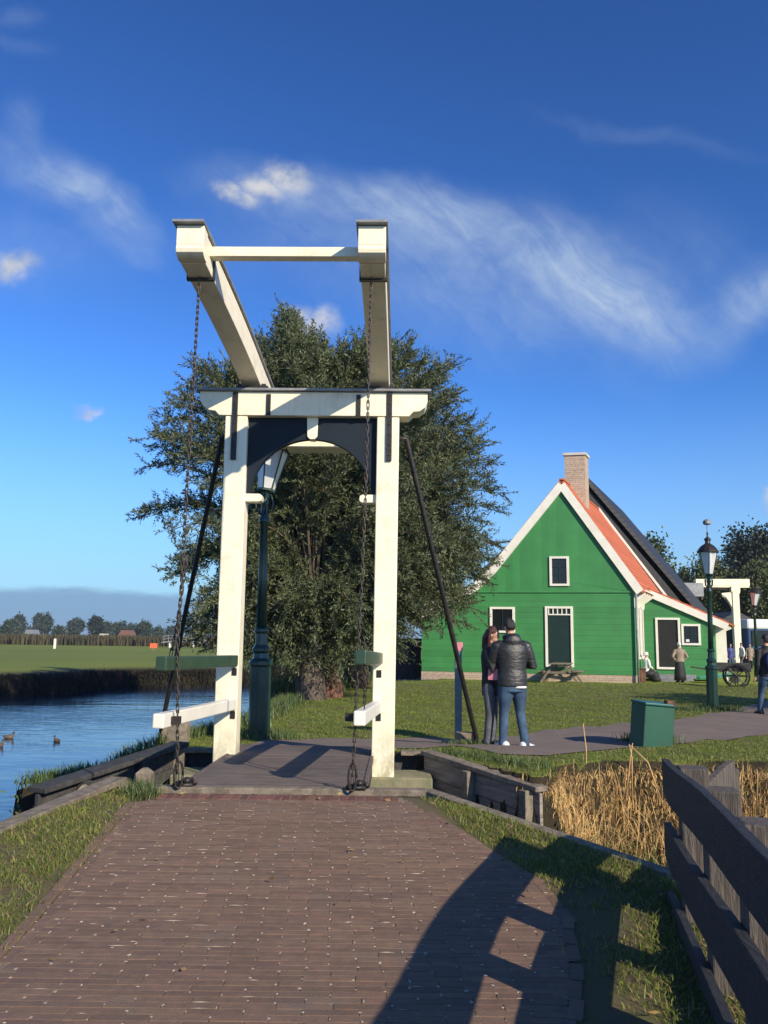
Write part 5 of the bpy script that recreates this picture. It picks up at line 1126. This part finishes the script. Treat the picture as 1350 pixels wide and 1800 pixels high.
far = [(0, 36, 1092, 'wide bushy far tree at the left photo edge'), (22, 42, 1083, 'pointed far tree joined to the leftmost clump'), (60, 70, 1080, 'left one of two slim poplars'), (74, 86, 1081, 'right one of two slim poplars'), (114, 148, 1090, 'round far tree between the poplars and the dark clump'),
       (154, 181, 1088, 'dark dense far tree left of centre'), (176, 196, 1097, 'small far tree right of the dark one'), (194, 208, 1098, 'small round far tree beside the red roof, left'), (205, 221, 1097, 'round far tree directly behind the red roof'), (222, 240, 1101, 'low far tree right of the red roof'),
       (241, 268, 1097, 'rounded far tree left of the chains'), (270, 286, 1106, 'thin sparse far tree near the left chain'), (288, 318, 1104, 'low far tree behind the footbridge'), (92, 112, 1106, 'low bush right of the two poplars'), (44, 60, 1107, 'low bush left of the two poplars'),
       (330, 372, 1100, 'far tree seen left of the left portal post')]
for i, (x0, x1, yt, lab) in enumerate(far):
    Yd = 330 + 20 * ((i * 7) % 5)
    tree_px(lab, x0, x1, yt, Yd, 5200 if x1 - x0 > 20 else 3000, 1.0, 'leafd' if i in (5,) else 'leaff', G2, ybase=1118, gz=-.2, nb=5 if x1 - x0 > 14 else 3, low=.05, name='distant_tree')
for (x0, x1, y0, y1, Y, rf, lab) in ((48, 66, 1107, 1114, 300, 'lead', 'tiny pale house left of the slim poplars'), (178, 188, 1114, 1118, 290, 'farwall', 'tiny cream gable below the dark far tree'), (212, 236, 1108, 1118, 300, 'farroof', 'tiny house with red brown roof beyond the field')):
    a = atY(x0, y1, Y); b = atY(x1, y0, Y); w_ = b[0] - a[0]; h_ = b[2] + .2; r = empty('farmhouse', (a[0] + w_ / 2, Y, -.2), lab, 'house', 'houses far beyond the field')
    mb = MB(); mb.box((0, 0, h_ * .25), (w_, 5, h_ * .5)); mb.build('wall', 'farwall', r); mb = MB(); mb.prism([(-w_ * .54, 0), (w_ * .54, 0), (w_ * .3, h_ * .5), (-w_ * .3, h_ * .5)], (0, -2.7, h_ * .5), (1, 0, 0), (0, 0, 1), (0, 1, 0), 5.4); mb.build('roof', rf, r)
# footbridge, orange board, white post across the water
fbx = empty('footbridge', (-18, 135, 0), 'white railed arched footbridge beyond the meadow', 'footbridge'); OF = (-18, 135, 0)
def fbp(x, y): return atY(x, y, 135)
mb = MB(OF)
for yy0, hgt in ((1116, 0), (1121, 0)): mb.tube([tuple(fbp(x, yy0 + ((x - 318) / 30) ** 2 * 2.5)) for x in range(286, 366, 6)], .06, 6)
for x in range(288, 364, 8): mb.tube([tuple(fbp(x, 1116 + ((x - 318) / 30) ** 2 * 2.5)), tuple(fbp(x, 1127 + ((x - 318) / 30) ** 2 * 2.0))], .05, 6)
mb.build('railing', 'lead', fbx)
mb = MB(OF); [mb.bar(tuple(fbp(x, 1127 + ((x - 318) / 30) ** 2 * 2)), tuple(fbp(x + 8, 1127 + ((x + 8 - 318) / 30) ** 2 * 2)), 1.6, .2) for x in range(286, 362, 8)]; mb.build('walkway', 'lead', fbx)
for x in (300, 341): mb = MB(OF); p = fbp(x, 1128); mb.box((p[0], p[1], (p[2] - .2) / 2), (.2, 1.2, p[2] + .2)); mb.build('support', 'white', fbx)
p = atY(270, 1135, 100); ob = empty('marker_board', (p[0], 100, -.1), 'small orange board standing in the meadow', 'board'); mb = MB(); mb.box((0, 0, p[2] + .1), (.85, .06, .58)); mb.build('panel', 'orange', ob); mb = MB(); mb.box((0, .05, .3), (.08, .08, p[2] + .0)); mb.build('stake', 'wood', ob)
p = atY(97, 1124, 110); mb = MB(); mb.box((0, 0, .6), (.28, .2, 1.25)); mb.box((0, 0, 1.25), (.22, .16, .06)); o = mb.build('meadow_post', 'white', None, bevel=.02); o.location = (p[0], 110, -.1); tag(o, 'lone white post in the meadow', 'post')
p = atZ(645, 1190, WZ)
# ducks
def duck(px, py, rz, s, lab, fl=1):
    p = atZ(px, py, WZ); r = empty('duck', (p[0], p[1], WZ), lab, 'duck', 'ducks on the water', rz=rz); r.scale = (s, s, s)
    mb = MB(); mb.loft([((x, 0, z), (0, w_, 0), (0, 0, h_)) for x, z, w_, h_ in ((-.30, .13, .01, .01), (-.24, .10, .05, .04), (-.12, .07, .11, .09), (.04, .06, .13, .11), (.15, .07, .10, .10), (.22, .10, .05, .06), (.24, .11, .01, .02))])
    mb.loft([((x, 0, z), (0, w_, 0), (w_, 0, 0)) for x, z, w_ in ((.17, .08, .06), (.20, .16, .042), (.21, .22, .045), (.22, .26, .05), (.22, .295, .035), (.22, .31, .01))]); mb.build('body', 'duckbrown', r, remesh=.012, smooth_it=2)
    mb = MB(); mb.ell((.225, 0, .265), (.058, .05, .052)); mb.build('head', 'duckhead', r, smooth=True)
    mb = MB(); mb.loft([((.27, 0, .25), (0, .022, 0), (0, 0, .016)), ((.33, 0, .24), (0, .022, 0), (0, 0, .008))]); mb.build('beak', 'beak', r)
duck(100, 1304, 2.5, .5, 'duck swimming away in the middle of its wake'); duck(15, 1298, .1, .55, 'duck with lighter body near the left photo edge'); duck(-2, 1313, 1.2, .55, 'duck half cut off by the left photo edge')

# ------------------------------------------------------------------ ground cover
def scatter(poly, n, zf, keep=None):
    xs = [p[0] for p in poly]; ys = [p[1] for p in poly]; X = rng.uniform(min(xs), max(xs), n); Y = rng.uniform(min(ys), max(ys), n); k = inpoly(poly, X, Y)
    if keep is not None: k &= keep(X, Y)
    X = X[k]; Y = Y[k]; return np.stack([X, Y, zf(X, Y)], 1)
def blades(P, h, w_, lean=.35, hv=.5):
    """three-vertex-wide bent blades: 2 quads each"""
    n = len(P); a = rng.uniform(0, 2 * PI, n); H = h * rng.uniform(1 - hv, 1 + hv, n); le = rng.normal(0, lean, n) * H; la = rng.uniform(0, 2 * PI, n)
    S = np.stack([np.cos(a), np.sin(a), 0 * a], 1) * (w_ / 2); Ld = np.stack([np.cos(la), np.sin(la), 0 * a], 1) * le[:, None]; up = np.array([0, 0, 1.0])
    m_ = P + up * (H * .55)[:, None] + Ld * .35; t = P + up * H[:, None] * .96 + Ld
    V = np.stack([P - S, P + S, m_ + S * .8, m_ - S * .8, t + S * .12, t - S * .12], 1).reshape(-1, 3); b = np.arange(n)[:, None] * 6
    F = np.concatenate([b + [0, 1, 2, 3], b + [3, 2, 4, 5]], 1).reshape(-1, 4); return V, F
def join(parts):
    V = []; F = []; o = 0
    for v, f in parts: V.append(v); F.append(f + o); o += len(v)
    return np.concatenate(V), np.concatenate(F)
bare = lambda X, Y: np.sin(X * 3.1 + 1.3 * Y) * np.sin(Y * 2.3 - X) + .9 * np.exp(-np.abs(sdist(road, X, Y)) / .12) + .85 * ((X > .6) & (Y < 5.3) & (sdist(road, X, Y) < .34)) + rng.normal(0, .45, X.shape) < 1.0
notroad = lambda X, Y: bare(X, Y) & (sdist(road, X, Y) > rng.uniform(-.06, .05, X.shape) - .05 * (rng.random(X.shape) < .25)) & (np.sin(X * 5 + Y * 3) + np.sin(Y * 7 - X * 2) + rng.normal(0, .8, X.shape) > -1.6)
gp = []
# left and right verge beside the road
vl = [(-2.1, 7.95), (-2.42, 8.1), (-2.95, 6.7), (-3.3, 5.2), (-4.6, 3.0), (-4.6, 2.0), (-1.6, 2.0), (-1.75, 3), (-1.88, 4.4)]
vr = [(.35, 7.85), (.5, 7.85), (1.85, 6.0), (2.1, 5.0), (2.2, 3.0), (2.2, 1.5), (.7, 1.5), (.86, 3.8), (1.1, 5.2), (.8, 6.4)]
zn_ = lambda X, Y: zland_near(Y) - .02 * (X > 1.9) - .01
for pl in (vl, vr):
    P = scatter(pl, 62000, zn_, notroad); gp.append(blades(P, .032, .0062, .6))
    P = scatter(pl, 6000, zn_, notroad); gp.append(blades(P, .055, .008, .8))
zf_ = lambda X, Y: land_z(X, Y) - .01
notpath = lambda X, Y: (sdist(path_poly, X, Y) > rng.uniform(-.02, .15, X.shape)) & (sdist(far_land, X, Y) < .25)
fr_ = [(-4.6, 9), (-2.4, 11), (.6, 11), (1.7, 9.0), (12, 9.3), (12, 15.5), (-4.6, 15.5)]
P = scatter(fr_, 150000, zf_, notpath); gp.append(blades(P, .030, .009, .5))
P = scatter([(-3.4, 15), (13, 15), (18, 24), (-3.4, 24)], 120000, zf_, notpath); gp.append(blades(P, .032, .014, .5))
P = scatter([(-3.4, 23.5), (18, 23.5), (22, 36), (-3, 36)], 60000, zf_, lambda X, Y: (notpath(X, Y)) & ((X < 1) | (Y < 34.2))); gp.append(blades(P, .03, .024, .5))
V, F = join(gp); tag(bulk('grass', V, F, 'grass'), 'short green grass on the verges and the lawn', 'grass', kind='stuff')
P = np.concatenate([scatter(vl, 14000, zn_, notroad), scatter(vr, 14000, zn_, notroad), scatter(fr_, 9000, zf_, notpath)]); V, F = blades(P, .035, .007, 1.6); 
tag(bulk('dry_grass', V, F, 'grassdry'), 'scattered dry blades in the grass', 'grass', kind='stuff')
nlv = 90; LX = rng.uniform(-3.2, 2.1, nlv); LY = rng.uniform(3.5, 15, nlv); kk = (sdist(near_land, LX, LY) < -.05) | (sdist(far_land, LX, LY) < -.3); LX, LY = LX[kk], LY[kk]
P = np.stack([LX, LY, land_z(LX, LY) + .028], 1); D = rng.normal(size=P.shape) * [1, 1, .22]; D /= np.linalg.norm(D, axis=1)[:, None]; V, F = leaves_mesh(P, D, rng.uniform(.03, .075, len(P)), rng.uniform(.012, .028, len(P)))
tag(bulk('fallen_leaves', V, F, 'deadleaf'), 'fallen willow leaves lying on road and grass', 'leaves', kind='stuff')
# tall tufts where timber meets the bank
tp = []
def strip_pts(a, b, n, sp): t = rng.random(n)[:, None]; p = np.array(a) * (1 - t) + np.array(b) * t + rng.normal(0, sp, (n, 2)); return np.stack([p[:, 0], p[:, 1], np.maximum(land_z(p[:, 0], p[:, 1]), WZ)], 1)
tp.append(blades(strip_pts((-2.8, 11.2), (-3.9, 9.5), 1500, .12), .12, .012, .5)); tp.append(blades(strip_pts((-3.5, 11.4), (-2.6, 14.6), 2600, .10), .15, .014, .5)); tp.append(blades(strip_pts((-2.4, 15), (-2.3, 22), 2500, .16), .20, .02, .5))
tp.append(blades(strip_pts((-2.0, 12.6), (-1.6, 13.3), 900, .2), .14, .012, .5)); tp.append(blades(strip_pts((-3.0, 24), (-1.2, 33), 2500, .5), .45, .04, .4)); tp.append(blades(strip_pts((-1.6, 12.9), (-1.95, 13.0), 500, .14), .12, .012, .5))
tp.append(blades(strip_pts((.8, 10.9), (1.9, 9.6), 700, .10), .08, .010, .6)); tp.append(blades(strip_pts((-2.2, 8.0), (-2.05, 7.6), 500, .07), .10, .009, .6))
q = atZ(1252, 1250, 0); tp.append(blades(strip_pts((q[0] - .5, q[1]), (q[0] + .5, q[1]), 900, .2), .12, .014, .5)); q = atZ(1140, 1314, 0); tp.append(blades(strip_pts((q[0] - .35, q[1] - .1), (q[0] + .3, q[1] - .15), 600, .1), .12, .012, .5))
tp.append(blades(strip_pts((1.05, 12.4), (1.6, 12.3), 300, .1), .07, .010, .6))
V, F = join(tp); tag(bulk('tall_grass', V, F, 'herb'), 'taller grass tufts along the banks and post feet', 'grass', kind='stuff')
# herbs below the bowed board
P = strip_pts((-3.5, 8.7), (-4.2, 9.6), 1400, .10); D = rng.normal(size=(len(P), 3)) + [0, 0, .6]; D /= np.linalg.norm(D, axis=1)[:, None]; P2 = P + rng.normal(size=P.shape) * .05 + [0, 0, -.02]
V, F = leaves_mesh(P2, D, .07, .03); tag(bulk('bank_herbs', V, F, 'herb'), 'leafy herbs growing by the dark bowed timber wall', 'plants', kind='stuff')
# dry reeds on the channel bank
def stalks(P, h, w_, bend, dirs=None, nseg=6, hv=.35):
    n = len(P); a = rng.uniform(0, 2 * PI, n) if dirs is None else dirs; H = h * rng.uniform(1 - hv, 1 + hv, n); bd_ = np.abs(rng.normal(bend, bend * .5, n)); ws = rng.uniform(0, 2 * PI, n)
    rows = []; th = np.zeros(n); p = P.copy(); S = np.stack([np.cos(ws), np.sin(ws), 0 * ws], 1) * w_ / 2
    dirv = np.stack([np.cos(a), np.sin(a), 0 * a], 1)
    for i in range(nseg + 1):
        k = (1 - .75 * i / nseg); rows.append(p - S * k); rows.append(p + S * k)
        p = p + (dirv * np.sin(th)[:, None] + np.array([0, 0, 1.0]) * np.cos(th)[:, None]) * (H / nseg)[:, None]; th = th + bd_ / nseg + rng.normal(0, .08, n)
    V = np.stack(rows, 1).reshape(-1, 3); m_ = 2 * (nseg + 1); b = np.arange(n)[:, None] * m_
    F = np.concatenate([b + [2 * i, 2 * i + 1, 2 * i + 3, 2 * i + 2] for i in range(nseg)], 1).reshape(-1, 4); return V, F
def bank_pts(pl, n, off0, off1):
    seg = [(np.array(a), np.array(b)) for a, b in zip(pl[:-1], pl[1:])]; ln = np.array([np.linalg.norm(b - a) for a, b in seg]); ch_ = rng.choice(len(seg), n, p=ln / ln.sum()); t = rng.random(n); out = np.zeros((n, 2))
    for i, (a, b) in enumerate(seg):
        m_ = ch_ == i; d = (b - a) / np.linalg.norm(b - a); nn_ = np.array([d[1], -d[0]]); out[m_] = a + (b - a) * t[m_][:, None] + nn_ * rng.uniform(off0, off1, m_.sum())[:, None]
    return np.stack([out[:, 0], out[:, 1], np.maximum(land_z(out[:, 0], out[:, 1]), WZ - .05)], 1)
bankline = [(1.72, 9.1), (2.0, 9.9), (2.7, 10.4), (4.3, 10.5), (7, 10.3), (12, 10)]
rp = []
P = bank_pts(bankline, 6500, -.02, .38); P[:, 2] = np.minimum(P[:, 2], rng.uniform(-1.1, -.55, len(P))); rp.append(stalks(P, .50, .014, 2.0, -PI / 2 + rng.normal(0, 1.2, len(P))))
P = bank_pts(bankline, 12000, -.32, .2); P[:, 2] = np.minimum(P[:, 2], .02); rp.append(stalks(P, .18, .014, 2.9, -PI / 2 + rng.normal(0, .7, len(P))))
P = bank_pts(bankline, 500, .0, .4); P[:, 2] = np.minimum(P[:, 2], -.6); rp.append(stalks(P, .58, .012, .4))
V, F = join(rp); tag(bulk('dry_reeds', V, F, 'reed'), 'bent straw coloured reeds over the channel bank', 'reeds', kind='stuff')
P = bank_pts(bankline, 1300, .32, .6); P[:, 2] = np.minimum(P[:, 2], -.9); V, F = stalks(P, .4, .018, .5); tag(bulk('green_reeds', V, F, 'reedgreen'), 'green reed shoots at the foot of the dry reeds', 'reeds', kind='stuff')
ts_ = []
for (x0, y0, x1, y1) in ((1030, 1372, 1025, 1272), (1098, 1372, 1112, 1306), (1110, 1366, 1106, 1308), (1165, 1380, 1108, 1310), (1300, 1372, 1306, 1345), (1328, 1380, 1330, 1352)):
    a = atY(x0, y0, 10.2); b = atY(x1, y1, 10.2); mb = MB(tuple(a)); m_ = (a + b) / 2 + np.array([.02, 0, .03]); mb.tube([a - np.array([0, 0, .25]), m_, b], [.009, .008, .005], 6); o = mb.build('reed_stalk', 'reed', None, smooth=True); o.location = tuple(a)
    ts_.append(o)
for o, lab in zip(ts_, ('tall single reed stalk standing clear above the straw', 'long upright reed stalk below the green box', 'thin reed stalk close left of the box foot', 'reed stalk bending up from the right to the box foot', 'short pale stalk left of the fence top', 'short pale stalk right of the fence top')): tag(o, lab, 'reed', 'single tall reed stalks')
# far bank growth and reed belt
wb_ = [(-60, 31), (-30, 34.5), (-20, 36.8), (-16.5, 38.2), (-15.0, 41), (-14.6, 44.5), (-13.3, 46.2), (-11, 47.5), (-8, 50), (-5.5, 55), (-3, 62), (2, 68), (14, 84)]
P = bank_pts(wb_, 26000, -.5, .75); P[:, 2] = np.minimum(P[:, 2], -.5); V, F = stalks(P, .34, .07, 1.6, -PI / 2 + rng.normal(0, 1, len(P)), nseg=3); tag(bulk('bank_growth', V, F, 'bankdark'), 'dark overhanging growth on the opposite bank', 'plants', kind='stuff')
P = np.stack([rng.uniform(-75, 60, 26000), rng.uniform(150, 163, 26000), np.full(26000, -.2)], 1); P[:, 0] *= 1.1
V1_, F1_ = blades(P, 1.7, .30, .15, .3); tag(bulk('reed_belt', V1_, F1_, 'reedfar'), 'brown reed belt along the far side of the meadow', 'reeds', kind='stuff')

# ------------------------------------------------------------------ thin haze over the polder
hz = MB(); hz.box((0, 1200, 7.2), (3300, 2560, 20.4)); ho = hz.build('haze', None, None); ho['kind'] = 'stuff'; ho['label'] = 'thin pale blue haze over the flat land'
hm_ = bpy.data.materials.new('haze'); hm_.use_nodes = True; tn = hm_.node_tree
for n_ in list(tn.nodes):
    if n_.type != 'OUTPUT_MATERIAL': tn.nodes.remove(n_)
vp = tn.nodes.new('ShaderNodeVolumePrincipled'); vp.inputs['Density'].default_value = 0.0003; vp.inputs['Color'].default_value = (0.80, 0.90, 1.0, 1); vp.inputs['Anisotropy'].default_value = 0.2
tn.links.new(vp.outputs[0], [n_ for n_ in tn.nodes if n_.type == 'OUTPUT_MATERIAL'][0].inputs['Volume']); ho.data.materials.append(hm_)
